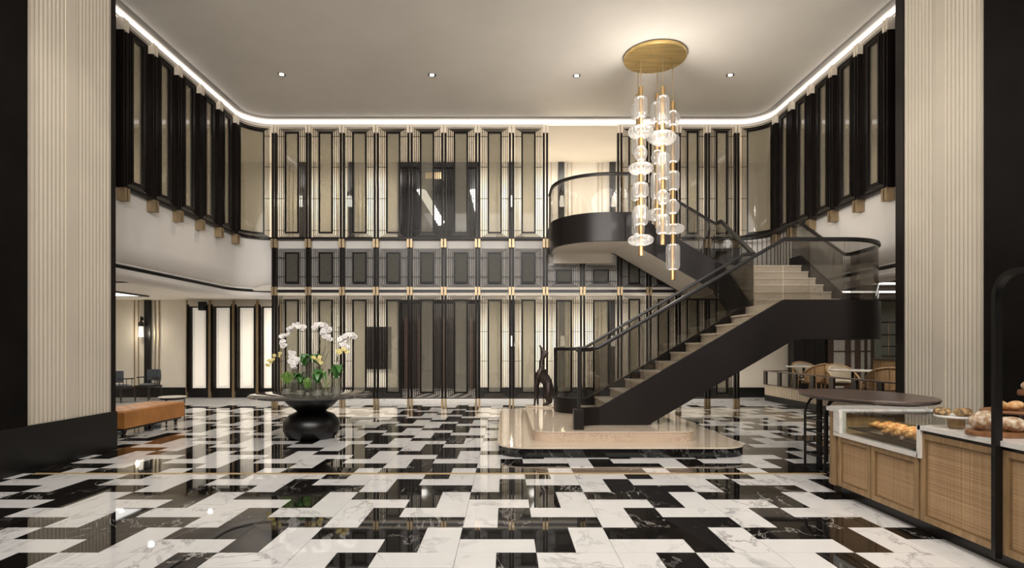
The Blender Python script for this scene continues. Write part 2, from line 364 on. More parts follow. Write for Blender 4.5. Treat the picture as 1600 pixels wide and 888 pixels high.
# ------------------------------------------------------------------ shell
YS, XS = 14.5, 6.53                  # screen plane, side screen planes
ZT = 7.10; ZM = 4.25
def shell_path(off, y0=9.0, n=10):   # from left front round the back to right front; off>0 grows outward
    R = .68 + off
    L_ = [(-XS - off, y0)] + arc(-XS + .68, YS - .68, R, PI, PI / 2, n)
    Rr = arc(XS - .68, YS - .68, R, PI / 2, 0, n) + [(XS + off, y0)]
    return L_ + Rr
cp = shell_path(-.17, -4)
c_ = MB(); c_.prism(list(reversed(cp)), 7.27, 7.33)
struct('ceiling', c_, M['ceiling'], smooth=False)
led = MB(); led.sweep([(x, y, 0) for x, y in shell_path(.0, 8.6)], [(0, 7.15), (.02, 7.15), (.02, 7.235), (0, 7.235)])
tag(led.build('cove_light', M['led'], smooth=True), 'continuous white cove light line around the ceiling edge', 'cove light')
cov = MB(); cov.sweep([(x, y, 0) for x, y in shell_path(-.03, -4)], [(0, 7.26), (-.9, 7.26), (-.9, 7.45), (0, 7.45)])
struct('trim_1', cov, M['white'])
# gallery ceilings and upper floor slabs behind the screens
g = MB(); g.box(-13.4, 13.4, YS + .06, 17.7, 7.13, 7.2); g.box(-13.4, -XS - .1, -4, YS + .06, 7.13, 7.2); g.box(XS + .1, 13.4, -4, YS + .06, 7.13, 7.2)
struct('ceiling_gallery', g, M['soffit'])
g = MB(); g.box(-13.4, .98, YS + .12, 17.6, 2.96, 4.30); g.box(2.9, 13.4, YS + .12, 17.6, 2.96, 4.30); g.box(.98, 2.9, YS + .12, 17.6, 2.96, 4.33)
g.box(-13.4, -XS - .75, 5.5, YS + .12, 2.96, 4.30); g.box(XS + .75, 13.4, 5.5, YS + .12, 2.96, 4.30)
struct('floor_gallery', g, M['soffit'])
# curved bulkhead below the upper screens
bp = MB(); prof = [(-.03, 4.24), (-.03, 3.38), (-.06, 3.24), (-.13, 3.12), (-.25, 3.04), (-.27, 3.03), (-.27, 3.0), (-.36, 3.0), (-.36, 2.93), (-.27, 2.93), (-.27, 2.84), (-.31, 2.80), (-.85, 2.80), (-.85, 4.24)]
for sx in (-1, 1):
    P = [(x, y, 0) for x, y in shell_path(0, 8.6)]
    half = P[:12] if sx < 0 else P[12 - len(P) + len(P) - 12:]
    half = P[:len(P) // 2] if sx < 0 else P[len(P) // 2:]
    b_ = MB(); b_.sweep(half, prof); struct('wall_left_bulkhead' if sx < 0 else 'wall_right_bulkhead', b_, M['white'], smooth=True)
    s_ = MB(); s_.sweep(half, [(-.3, 2.935), (-.355, 2.935), (-.355, 2.995), (-.3, 2.995)])
    s_.build('air_slot', M['black'], bpy.data.objects['wall_left_bulkhead' if sx < 0 else 'wall_right_bulkhead'])
    vs = MB(); vs.sweep(half, [(-.275, 2.96), (-.3, 2.96), (-.3, 2.97), (-.275, 2.97)])
    vs.build('air_slot_vane', M['steel'], bpy.data.objects['wall_left_bulkhead' if sx < 0 else 'wall_right_bulkhead'])
# back bulkhead behind the short panels
struct('wall_back_bulkhead', MB().box(-5.8, 5.8, YS + .075, YS + .13, 2.86, 4.26), M['white'])
# back wall with the two lobby openings (x -3.17 .. -.875)
wb = MB(); O0, O1 = -3.17, -.875; Y0, Y1 = 17.5, 17.7
for z0, z1, zo in ((0, 4.2, 2.86), (4.2, 7.2, 7.0)):
    wb.box(-13.4, O0, Y0, Y1, z0, z1); wb.box(O1, 13.4, Y0, Y1, z0, z1); wb.box(O0, O1, Y0, Y1, zo, z1)
struct('wall_back', wb, M['cream'])
bb = MB()
for a, b in ((-13.4, O0), (O1, 13.4)): bb.box(a, b, 17.46, 17.5, 0, .30); bb.box(a, b, 17.46, 17.5, 4.3, 4.56)
struct('baseboard_back', bb, M['base'])
for k, (z0, z1) in enumerate(((0, 2.86), (4.3, 7.0))):
    fr = MB(); fr.box(O0 - .1, O0, 17.42, 17.72, z0, z1 + .1); fr.box(O1, O1 + .1, 17.42, 17.72, z0, z1 + .1); fr.box(O0 - .1, O1 + .1, 17.42, 17.72, z1, z1 + .12)
    struct('trim_%d' % (k + 2), fr, M['black'])
lo = MB(); lo.box(-4.6, 0, 21.2, 21.3, 0, 7.3); lo.box(-4.7, -4.6, 17.7, 21.3, 0, 7.3); lo.box(0, .1, 17.7, 21.3, 0, 7.3); lo.box(-4.7, .1, 17.7, 21.3, 4.05, 4.3); lo.box(-4.7, .1, 17.7, 21.3, 7.25, 7.3)
struct('wall_back_lobby', lo, M['lobby'])
m, nt, b = newmat('striped lobby floor'); N, L = nt.nodes, nt.links
tc = N.new('ShaderNodeTexCoord'); mp = N.new('ShaderNodeMapping'); mp.inputs['Rotation'].default_value = (0, 0, .75); L.new(tc.outputs['Object'], mp.inputs[0])
wv = N.new('ShaderNodeTexWave'); wv.inputs['Scale'].default_value = 1.25; L.new(mp.outputs[0], wv.inputs[0]); rr = N.new('ShaderNodeValToRGB'); rr.color_ramp.interpolation = 'CONSTANT'
rr.color_ramp.elements[0].color = (.02, .02, .02, 1); rr.color_ramp.elements[1].position = .5; rr.color_ramp.elements[1].color = (.7, .68, .64, 1); L.new(wv.outputs[0], rr.inputs[0]); L.new(rr.outputs[0], b.inputs['Base Color']); b.inputs['Roughness'].default_value = .15
struct('floor_lobby', MB().box(-4.6, 0, 17.5, 21.2, -.1, 0), m)
light('lobby_light', 'AREA', (-2.0, 18.6, 4.0), 110, (1, .9, .78), size=2, size_y=1)
light('lobby_light', 'AREA', (-2.2, 19.4, 7.2), 16, (1, .92, .84), size=2, size_y=1)
t = thing('lift_lobby_wall', 'dark slatted wood lift wall seen through the lower glazed screen', 'slatted wall', (-2.0, 20.9, 0))
for k in range(17):
    MB().box(-1.9 + k * .235, -1.9 + k * .235 + .12, 0, .12, 0, 2.6).build('slat', M['walnut' if k % 2 else 'darkwood'], t)
ring = [px(690, 350, 21.0), px(655, 292, 21.0), px(660, 285, 21.0), px(670, 282, 21), px(726, 282, 21.0), px(735, 285, 21), px(739, 292, 21.0), px(752, 350, 21.0)]
rb = MB(); rb.tube(ring, [.13, .15, .13, .07, .05, .09, .14, .12], 6)
tag(rb.build('light_ring', M['white_led']), 'bright trapezoid light line in the dark upper lobby', 'light ring')
t = thing('hanging_sign', 'small gold sign hanging above the upper lobby opening', 'sign', (-2.15, 17.2, 6.55))
MB().box(-.25, .25, -.01, .01, 0, .2).build('plate', M['brass'], t); MB().box(-.3, -.29, -.005, .005, -.05, .55).box(.29, .3, -.005, .005, -.05, .55).box(-.3, .3, -.005, .005, .2, .21).build('hanger', M['steel'], t)
t = thing('wall_panel', 'dark slatted panel on the back wall behind the lower screen', 'wall panel', (-3.84, 17.44, .86))
MB().box(-.38, .38, -.02, .03, 0, 1.28).build('backing', M['black'], t)
for k in range(9): MB().box(-.35 + k * .08, -.31 + k * .08, -.05, -.02, .03, 1.25).build('slat', M['darkwood'], t)
# lounge and cafe ceilings, outer walls
for sx in (-1, 1):
    a, b = sorted((sx * 13.4, sx * 13.3))
    struct('wall_left_lounge' if sx < 0 else 'wall_right_cafe', MB().box(a, b, 5.5, 17.5, 0, 2.96), M['cream' if sx < 0 else 'sage'])
    a, b = sorted((sx * 9.3, sx * 9.2))
    struct('wall_left_gallery' if sx < 0 else 'wall_right_gallery', MB().box(a, b, 5.5, 17.5, 4.3, 7.13), M['cream'])
    a, b = sorted((sx * (XS + .04), sx * (XS + .1)))
    struct('wall_left_return' if sx < 0 else 'wall_right_return', MB().box(a, b, 5.0, 9.72, 4.24, 7.13), M['dark_wall'])
    a, b = sorted((sx * 13.4, sx * 6.6))
    struct('wall_left_front' if sx < 0 else 'wall_right_front', MB().box(a, b, 5.4, 5.5, 0, 7.2), M['dark_wall'])
struct('wall_front', MB().box(-6.8, 6.8, -4.1, -4, 0, 7.4), M['soffit'])
# fluted piers
for sx in (-1, 1):
    side = 'left' if sx < 0 else 'right'; ye = 8.66 if sx < 0 else 8.57
    def bx(d0, d1, y0, y1, z0, z1):
        a, b = sorted((sx * d0, sx * d1)); return MB().box(a, b, y0, y1, z0, z1)
    p = struct('wall_%s_pier' % side, bx(5.935, 6.6, 7.12, ye, .57, 7.4), M['pier'], label='cream fluted pier face on the %s of the hall' % side)
    struct('wall_%s_panelling' % side, bx(5.90, 6.6, -4, 7.11, .57, 7.4), M['dark_wall'])
    struct('trim_%d' % (6 if sx < 0 else 7), bx(5.915, 6.6, ye, 8.74, .57, 7.4), M['frame'])
    struct('baseboard_%s' % side, bx(5.89, 6.6, -4, 8.74, 0, .57), M['base'])
    def flute(y0, y1):
        m = MB(); pr = [(sx * 5.9345, y0), (sx * 5.930, y0 + .014), (sx * 5.927, (y0 + y1) / 2), (sx * 5.930, y1 - .014), (sx * 5.9345, y1)]
        m.prism(pr if sx > 0 else list(reversed(pr)), .57, 7.35); return m
    for base, cnt in ((7.13, 9), (7.95, 10 if sx < 0 else 9)):
        for k in range(cnt): flute(base + k * .069, base + k * .069 + .069).build('flute', M['pier'], p)
    bx(5.922, 5.94, 7.76, 7.94, .57, 7.35).build('flat_band', M['pier'], p)

# ------------------------------------------------------------------ screens: posts, panels, beams
def mapped(mb, f, u0, u1, d0, d1, z0, z1, n=1):
    vs = []; fs = []
    for i in range(n + 1):
        u = u0 + (u1 - u0) * i / n
        vs += [f(u, d0, z0), f(u, d1, z0), f(u, d1, z1), f(u, d0, z1)]
    for i in range(n):
        for k in range(4): fs.append((i * 4 + k, (i + 1) * 4 + k, (i + 1) * 4 + (k + 1) % 4, i * 4 + (k + 1) % 4))
    fs += [(3, 2, 1, 0), (n * 4, n * 4 + 1, n * 4 + 2, n * 4 + 3)]
    mb.add(vs, fs)
def rect(f, u0, u1, z0, z1, t, d0, d1, n=1):
    m = MB(); mapped(m, f, u0, u0 + t, d0, d1, z0, z1); mapped(m, f, u1 - t, u1, d0, d1, z0, z1)
    mapped(m, f, u0 + t, u1 - t, d0, d1, z0, z0 + t, n); mapped(m, f, u0 + t, u1 - t, d0, d1, z1 - t, z1, n); return m
FLAT = lambda u, d, z: (u, d, z)
PCACHE = {}
SCR = {'back': thing('back_screen', 'tall two storey bronze and mesh glass screen across the back of the hall', 'screen'),
       'left': thing('side_screen', 'bronze framed glass screen along the left upper wall', 'screen'),
       'right': thing('side_screen', 'bronze framed glass screen along the right upper wall', 'screen')}
def panel_meshes(width, z0, z1, f=FLAT, n=1, pane='screen_glass', key=None, deep=False):
    k = key or (round(width, 3), z0, z1, pane, deep)
    if k in PCACHE: return PCACHE[k]
    a = .085; u0, u1 = a, width - a; out = []; s = (width - .17) / .68; h = z1 - z0
    if f is not FLAT: s = .75
    q = .65 if deep else (.25 if pane == 'void_glass' else .45)
    ins = [(.020, .014, -.035, .03, 'outer_frame'), (.066, .014, -.045, .03, 'middle_frame'), (.114, .014, -.055, .03, 'inner_frame'), (.156, .042, -.075, .03, 'pane_frame')]
    for i, t, d0, d1, nm in ins:
        i *= s; out.append((nm, rect(f, u0 + i, u1 - i, z0 + i * .62, z1 - i * .62, t, d0 * q, d1 * q, n).mesh(nm, M['frame'])))
    i = .192 * s; g = MB(); mapped(g, f, u0 + i, u1 - i, -.006, .006, z0 + i * .66, z1 - i * .66, n); out.append(('pane', g.mesh('pane', M[pane], n > 1)))
    zs = [z0 + h * q for q in ((.065, .355, .645, .925) if h > 1.8 else (.27, .76))]
    for z in zs:
        for a_, b_ in ((u0 - .012, u0 + .16 * s), (u1 - .16 * s, u1 + .012)):
            b = MB(); mapped(b, f, a_, b_, -.012, .012, z - .005, z + .005); out.append(('tie_bar', b.mesh('tie_bar', M['frame'])))
    PCACHE[k] = out; return out
def panel(label, meshes, loc=(0, 0, 0), rz=0., scr='back'):
    r = inst('screen_panel', None, SCR[scr], loc, rz); r['label'] = label; r.empty_display_size = .1
    for nm, me in meshes: inst(nm, me, r)
    return r
PMC = {}
def box_mesh(nm, mat, *b):
    k = (mat,) + tuple(round(v, 4) for v in b)
    if k not in PMC: PMC[k] = MB().box(*b).mesh(nm, M[mat])
    return PMC[k]
def post(label, loc, rz, upper=True, lower=True, scr='back'):
    r = inst('screen_post', None, SCR[scr], loc, rz); r['label'] = label; r.empty_display_size = .1
    for s in (-1, 1):
        a, b = sorted((s * .016, s * .066))
        z0 = .24 if lower else 4.24; z1 = 6.90 if upper else 3.95
        inst('fin', box_mesh('fin', 'frame', a, b, -.06, .03, z0, z1), r)
        if upper:
            if not lower: inst('fin_ridge', box_mesh('fin_ridge', 'frame', a + .015, b - .015, -.085, -.06, z0, z1), r)
            inst('brass_cap', box_mesh('brass_cap', 'cap', a - .002, b + .002, -.10, .03, 6.90, 7.10), r)
            inst('brass_collar', box_mesh('brass_collar', 'brass', a - .003, b + .003, -.118, .028, 4.02, 4.235), r)
        if lower:
            inst('brass_collar', box_mesh('brass_collar', 'brass', a - .003, b + .003, -.09, .028, 2.83, 3.04), r)
            inst('brass_foot', box_mesh('brass_foot', 'brass', a, b, -.08, .02, 0, .24), r)
    return r
ML, MMID, MR = .85, .934, .733
XL, XM, XR = -5.80, 1.0, 2.868
for k in range(9): post('paired dark bronze post with brass ends, %s from the left of the back screen' % ORD[k], (XL + ML * k, YS, 0), 0, scr='back')
post('paired dark bronze post under the middle of the stair balcony soffit', (XM + MMID, YS, 0), 0, upper=False, scr='back')
for k in range(5): post('paired dark bronze post, %s from the right end of the back screen' % ORD[4 - k], (XR + MR * k, YS, 0), 0, scr='back')
Z_U, Z_S, Z_L = (4.29, 7.04), (3.04, 4.02), (.27, 2.83)
cols = [(XL + ML * k, ML, 'l', k) for k in range(8)] + [(XM + MMID * k, MMID, 'm', k) for k in range(2)] + [(XR + MR * k, MR, 'r', k) for k in range(4)]
for i, (x, wd, zone, k) in enumerate(cols):
    if zone != 'm':
        lab = 'tall upper mesh glass panel, %s from the left of the back screen' % ORD[k] if zone == 'l' else 'tall upper mesh-glass panel right of the stair balcony, %s from the balcony' % ORD[k]
        panel(lab, panel_meshes(wd, *Z_U), (x, YS, 0), 0, 'back')
    zs = (3.04, 3.60) if zone == 'm' else Z_S
    panel('short dark olive panel, %s from the left of the middle row' % ORD[i], panel_meshes(wd, zs[0], zs[1], pane='void_glass'), (x, YS, 0), 0, 'back')
    panel('tall lower mesh glass panel, %s from the left' % ORD[i], panel_meshes(wd, *Z_L), (x, YS, 0), 0, 'back')
SY = [9.77, 10.59, 11.41, 12.23, 13.05, 13.84]
for sx, side in ((-1, 'left'), (1, 'right')):
    rz = PI / 2 if sx < 0 else -PI / 2
    for k, y in enumerate(SY): post('hanging dark bronze post with brass ends on the %s upper wall, %s from the pier' % (side, ORD[k]), (sx * XS, y, 0), rz, lower=False, scr=side)
    for k in range(5):
        wd = SY[k + 1] - SY[k]
        panel('tall framed glass panel on the %s upper wall, %s from the pier' % (side, ORD[k]), panel_meshes(wd, *Z_U, deep=True), (sx * XS, SY[k] if sx < 0 else SY[k + 1], 0), rz, side)
    cx, cy, R = sx * (XS - .68), YS - .68, .68
    if sx < 0: f = lambda u, d, z, cx=cx, cy=cy: (cx + (R + d) * math.cos(PI - u / R), cy + (R + d) * math.sin(PI - u / R), z)
    else: f = lambda u, d, z, cx=cx, cy=cy: (cx + (R + d) * math.cos(PI / 2 - u / R), cy + (R + d) * math.sin(PI / 2 - u / R), z)
    panel('curved glass panel rounding the %s rear corner of the upper wall' % side, panel_meshes(R * PI / 2, Z_U[0], Z_U[1], f, 10, key='curve' + side), scr=side)
    if sx > 0: continue
# beams of the screens
# leave the stair opening free: two runs
P = [(x, y, 0) for x, y in shell_path(0, 9.72)]; hl = P[:len(P) // 2] + [(.98, YS, 0)]; hr = [(2.88, YS, 0)] + P[len(P) // 2:]
pr = [(-.05, 4.235), (.07, 4.235), (.07, 4.285), (-.05, 4.285)]; pt = [(-.03, 7.055), (.05, 7.055), (.05, 7.125), (-.03, 7.125)]
BS = SCR['back']
for h_ in (hl, hr):
    MB().sweep(h_, pr).build('beam', M['frame'], BS); MB().sweep(h_, pt).build('top_rail', M['soffit'], BS)
MB().box(-5.8, 5.8, YS - .03, YS + .05, 2.9, 2.975).build('beam', M['base'], BS)
MB().box(-5.8, 5.8, YS - .02, YS + .05, 2.975, 3.03).build('beam', M['soffit'], BS); MB().box(-5.8, 5.8, YS - .02, YS + .05, 2.84, 2.9).build('beam', M['soffit'], BS)
MB().box(-5.8, 5.8, YS - .03, YS + .03, .235, .262).build('bottom_rail', M['frame'], BS)

# ------------------------------------------------------------------ wall strips with sconces
def sconce(x, z, y, label, power=9):
    t = thing('wall_sconce', label, 'wall lamp', (x, y, z), 0, 'wall sconces')
    MB().lathe([(.07, 0), (.075, .02), (.07, .05), (.055, .30), (.05, .32)], 16).build('glass_shade', M['sconce'], t, True)
    MB().lathe([(.05, .31), (.075, .33), (.075, .43), (.03, .46), (.02, .62)], 16).build('cap', M['black'], t, True)
    MB().box(-.02, .02, .0, .09, .5, .6).build('bracket', M['black'], t)
    light('sconce_light', 'POINT', (x, y - .16, z + .1), power * .6, (1, .88, .68), radius=.05)
def strip(xp, z0, z1, label, y=17.44, notch=None):
    x = (xp - VX) * 17.45 / F; t = thing('wall_strip', label, 'wall strip', (x, y, z0), 0, 'dark wall strips')
    MB().box(-.09, .09, -.03, .05, 0, z1 - z0).build('panel', M['black'], t)
    for d in (-.42, -.3, .2, .32): MB().box(d - .008, d + .008, .02, .05, 0, z1 - z0).build('brass_line', M['brass'], t)
    return x
for xp, w_ in ((473, 'behind the first upper panel'), (549, 'behind the third upper panel'), (799, 'behind the eighth upper panel'), (877, 'behind the left end of the stair balcony'), (957, 'behind the right end of the stair balcony')):
    x = strip(xp, 4.56, 7.12, 'dark wall strip on the gallery wall ' + w_); sconce(x, 5.75, 17.28, 'glowing sconce on the gallery wall ' + w_, 12)
for xp, w_ in ((800, 'behind the eighth lower panel'), (878, 'behind the ninth lower panel'), (956, 'behind the tenth lower panel')):
    x = strip(xp, .3, 2.95, 'dark ground floor wall strip ' + w_); sconce(x, 1.55, 17.28, 'glowing ground floor sconce ' + w_, 10)
x = strip(231, .3, 2.95, 'dark wall strip in the left lounge beside the chairs'); sconce(x - .09, 1.83, 17.26, 'glowing sconce in the left lounge above the chairs', 12)
# light boxes of the left lounge
for k in range(4):
    x0 = -9.47 + k * .712
    t = thing('lightbox', 'tall glowing opal panel in a dark frame, %s from the left in the lounge' % ORD[k], 'lightbox', (x0, 17.25, 0), 0, 'glowing panels of the left lounge')
    MB().box(.10, .52, .0, .03, .30, 2.70).build('opal_panel', M['lightbox'], t)
    f = lambda u, d, z: (u, d, z)
    rect(f, .06, .56, .26, 2.74, .035, -.06, .04).build('frame', M['frame'], t); rect(f, .155, .465, .36, 2.64, .008, -.012, .0).build('inner_line', M['soffit'], t)
    MB().box(-.006, .012, -.04, .03, .26, 2.74).build('fin', M['frame'], t)
    for u in (-.07, .60): MB().box(u - .012, u + .012, -.05, .03, 0, 2.93).build('brass_post', M['brass'], t)
    for u in (-.03, .575): MB().box(u - .012, u + .012, -.07, .03, .2, 2.80).build('dark_post', M['frame'], t)
    for z in (.75, 1.35, 1.95, 2.4): MB().box(-.07, .06, -.02, .0, z, z + .012).build('tie_bar', M['frame'], t)
t = thing('ceiling_speaker', 'small black box speaker above the first glowing lounge panel', 'speaker', (-9.05, 17.2, 2.62)); MB().box(-.09, .09, -.08, .08, 0, .26).build('body', M['black'], t); MB().box(-.07, .07, -.085, -.08, .03, .23).build('grille', M['steel'], t)
t = thing('ceiling_light_panel', 'bright square light recess in the left lounge ceiling', 'ceiling light', (-10.9, 15.2, 2.94)); MB().box(-.9, .9, -.7, .7, -.005, .015).build('diffuser', M['white_led'], t); rect(lambda u, d, z: (u, z, d), -1.0, 1.0, -.8, .8, .1, -.02, .018).build('frame', M['black'], t)
tag(MB().box(-10.2, -8.2, 12.5, 12.54, 2.935, 2.958).build('ceiling_slot', M['black']), 'thin dark slot in the left lounge ceiling', 'ceiling slot')
# cafe ceiling beams and light line
for k, y in enumerate((11.6, 13.4, 15.4)): tag(MB().box(7.6, 13.2, y, y + .22, 2.86, 2.955).build('ceiling_beam', M['walnut']), 'dark beam across the right cafe ceiling, %s from the front' % ORD[k], 'beam', 'cafe ceiling beams')
for k, y in enumerate((12.6, 14.6)): tag(MB().box(7.8, 13.0, y, y + .3, 2.935, 2.955).build('ceiling_light_line', M['white_led']), 'white light line on the cafe ceiling, %s from the front' % ORD[k], 'ceiling light', 'cafe light lines')

# ------------------------------------------------------------------ ceiling downlights
dl = [(440, 116), (675, 117), (901, 118), (1141, 117)]
for k, (a, b) in enumerate(dl):
    D = F * 5.713 / (VY - b); x = (a - VX) * D / F
    t = thing('ceiling_downlight', 'small round recessed ceiling downlight, %s from the left' % ORD[k], 'downlight', (x, D, 7.27), 0, 'ceiling downlights')
    MB().lathe([(.075, -.004), (.085, -.008), (.085, .01), (.05, .01)], 20).build('trim_ring', M['black'], t, True)
    MB().lathe([(.045, -.012), (.045, -.006)], 16).build('lens', M['lamp'], t)
    light('downlight_beam', 'SPOT', (x, D, 7.2), 170, (1, .9, .76), spot=80, blend=.8, radius=.06)

# ------------------------------------------------------------------ stair
def offs(path, d): return path
ST = thing('staircase', 'dark bronze switchback staircase with glass balustrades and beige marble steps', 'staircase', (0, 0, 0))
def part(mb, nm, mat, smooth=False): return mb.build(nm, M[mat], ST, smooth)
YF, YR = 9.18, 10.68
up1 = [(1.49, .30), (2.263, .30), (4.604, 1.669), (5.4, 1.669), (5.4, 2.297), (4.42, 2.297), (1.494, .583)]
part(MB().prism(up1, YF - .035, YF + .035, 'y'), 'stringer', 'bronze')
up1r = [(1.49, .30), (2.263, .30), (4.60, 1.669), (4.60, 2.297), (4.42, 2.297), (1.494, .583)]
part(MB().prism(up1r, YR - .035, YR + .035, 'y'), 'stringer', 'bronze')
flF = [(1.11, 8.72), (1.12, 8.88), (1.18, 9.03), (1.31, 9.14), (1.50, YF)]
flR = [(.97, 11.25), (.985, 11.05), (1.06, 10.86), (1.24, 10.72), (1.50, YR)]
rect4 = lambda w_, z0, z1: [(-w_, z0), (w_, z0), (w_, z1), (-w_, z1)]
part(MB().sweep([(x, y, 0) for x, y in flF], rect4(.03, .3, .585)), 'flared_stringer', 'bronze', True)
part(MB().sweep([(x, y, 0) for x, y in flR], rect4(.03, .3, .585)), 'flared_stringer', 'bronze', True)
lc = [(5.38, YF)] + arc(5.4, 10.18, 1.0, -PI / 2, 0, 14) + [(6.4, 10.68)]
part(MB().sweep([(x, y, 0) for x, y in [(5.3, YF), (5.36, YF)] + lc[1:]], rect4(.0352, 1.669, 2.297)), 'landing_band', 'bronze', True)
# flight 2 stringers (rise along depth)
s2 = [(10.68, 1.669), (10.9, 1.669), (12.5, 2.63), (12.64, 2.70), (12.64, 3.40), (12.3, 3.32), (10.78, 2.297), (10.68, 2.297)]
part(MB().prism(s2, 4.565, 4.635, 'x'), 'stringer', 'bronze'); s2r = [(10.68, 1.669), (10.9, 1.669), (12.5, 2.63), (12.64, 2.70), (12.64, 3.48), (12.25, 3.48), (10.68, 2.50)]
part(MB().prism(s2r, 6.24, 6.30, 'x'), 'stringer', 'bronze')
s3 = [(2.70, 3.857), (4.6, 2.755), (4.6, 3.41), (2.75, 4.485), (2.60, 4.485), (2.60, 3.857)]
YA, YC = 12.6, 14.36
part(MB().prism(s3, YA - .035, YA + .035, 'y'), 'stringer', 'bronze'); part(MB().prism(s3, YC - .03, YC + .03, 'y'), 'stringer', 'bronze')
bal = [(2.62, YA), (2.3, YA)] + arc(2.3, 13.8, 1.2, -PI / 2, -PI, 14) + [(1.1, 14.42)]
part(MB().sweep([(x, y, 0) for x, y in bal], rect4(.035, 3.857, 4.485)), 'balcony_band', 'bronze', True)
poly = [(2.62, YA + .02), (2.62, 14.44), (1.12, 14.44)] + [(x, y) for x, y in reversed(arc(2.3, 13.8, 1.18, -PI / 2, -PI, 14))]
part(MB().prism(list(reversed(poly)), 4.0, 4.36), 'balcony_floor', 'step_marble'); part(MB().prism(list(reversed(poly)), 3.862, 3.99), 'balcony_soffit', 'soffit')
part(MB().box(1.19, 2.66, 14.36, 14.42, 3.62, 3.87), 'soffit_downstand', 'soffit')
part(MB().prism([(2.62, 3.862), (2.70, 3.862), (4.6, 2.76), (4.6, 2.83), (2.70, 3.93), (2.62, 3.93)], YA + .03, YC - .02, 'y'), 'flight_soffit', 'soffit')
part(MB().prism([(2.27, .31), (4.604, 1.675), (4.604, 1.72), (2.2, .36)], YF + .03, YR - .03, 'y'), 'flight_soffit', 'bronze')
part(MB().prism([(10.7, 1.675), (10.9, 1.675), (12.6, 2.69), (12.6, 2.75), (10.7, 1.73)], 4.62, 6.25, 'x'), 'flight_soffit', 'bronze')
lp = [(4.45, YF + .02)] + [(5.4, YF + .02)] + arc(5.4, 10.18, .98, -PI / 2, 0, 12) + [(6.38, 10.72), (4.45, 10.72)]
part(MB().prism(lp, 1.70, 2.275), 'landing', 'step_marble')
l2 = [(4.6, 12.3), (6.28, 12.3), (6.28, 13.2)] + arc(5.2, 13.2, 1.08, 0, PI / 2, 10) + [(4.6, 14.28)]
part(MB().prism(l2, 2.72, 3.263), 'landing', 'step_marble')
lb = [(6.28, 12.64), (6.28, 13.2)] + arc(5.2, 13.2, 1.1, 0, PI / 2, 10) + [(4.6, 14.30)]
part(MB().sweep([(x, y, 0) for x, y in lb], rect4(.03, 2.69, 3.34)), 'landing_band', 'bronze', True)
# steps
R1 = .1646
def step_mesh(): return None
for k in range(1, 12):
    x = 1.37 + .28 * (k - 1); z = .3 + R1 * k
    stp = part(MB().box(x, x + .30, YF + .036, YR - .036, max(.3, z - R1 - .05), z - .03), 'step', 'step_marble'); MB().box(x - .018, x + .29, YF + .036, YR - .036, z - .03, z).build('tread', M['tread_marble'], stp)
part(MB().box(4.43, 4.6, YF + .036, YR - .036, 2.0, 2.275), 'step', 'step_marble')
for k in range(1, 7):
    y = 10.76 + .28 * (k - 1); z = 2.275 + R1 * k
    stp = part(MB().box(4.64, 6.24, y, y + .30, z - R1 - .04, z - .03), 'step', 'step_marble'); MB().box(4.64, 6.24, y - .02, y + .29, z - .03, z).build('tread', M['tread_marble'], stp)
for k in range(1, 7):
    x = 4.55 - .28 * (k - 1); z = 3.263 + .157 * k
    stp = part(MB().box(x - .30, x, YA + .036, YC - .03, z - .157 - .04, z - .03), 'step', 'step_marble'); MB().box(x - .29, x + .018, YA + .036, YC - .03, z - .03, z).build('tread', M['tread_marble'], stp)
# handrails
def smoothpath(p): return p
ZL1, ZL2, ZB = 3.26, 4.23, 5.33
hF = [(x, y, 1.50) for x, y in flF[:-1]] + [(1.47, YF, 1.53), (4.43, YF, ZL1)] + [(x, y, ZL1) for x, y in lc[1:]] + [(6.3, 10.70, ZL1), (6.26, 12.33, ZL2), (6.26, 12.7, ZL2)] + [(x, y, ZL2) for x, y in arc(5.16, 13.2, 1.1, 0, PI / 2, 10)]
hR = [(x, y, 1.50) for x, y in flR[:-1]] + [(1.47, YR, 1.53), (4.40, YR, ZL1 - .01), (4.6, YR, ZL1), (4.6, 12.3, ZL2), (4.6, YA, ZL2), (2.74, YA, ZB), (2.3, YA, ZB)] + [(x, y, ZB) for x, y in arc(2.3, 13.8, 1.2, -PI / 2, -PI, 14)][1:] + [(1.1, 14.40, ZB)]
hp = [(-.032, -.03), (.032, -.03), (.036, 0), (.026, .03), (-.026, .03), (-.036, 0)]
part(MB().sweep(hF, hp), 'handrail', 'rail', True); part(MB().sweep(hR, hp), 'handrail', 'rail', True)
# newels
x, y = flF[0]; part(MB().box(x - .085, x + .065, y - .09, y + .09, .30, .60), 'newel_base', 'bronze'); part(MB().box(x - .022, x + .022, y - .022, y + .022, .60, 1.49), 'newel_post', 'rail')
x, y = flR[0]; part(MB().box(x - .03, x + .04, y - .03, y + .03, .30, 1.49), 'newel_post', 'rail')
part(MB().box(1.08, 1.12, 14.38, 14.42, 4.40, 5.32), 'newel_post', 'rail')
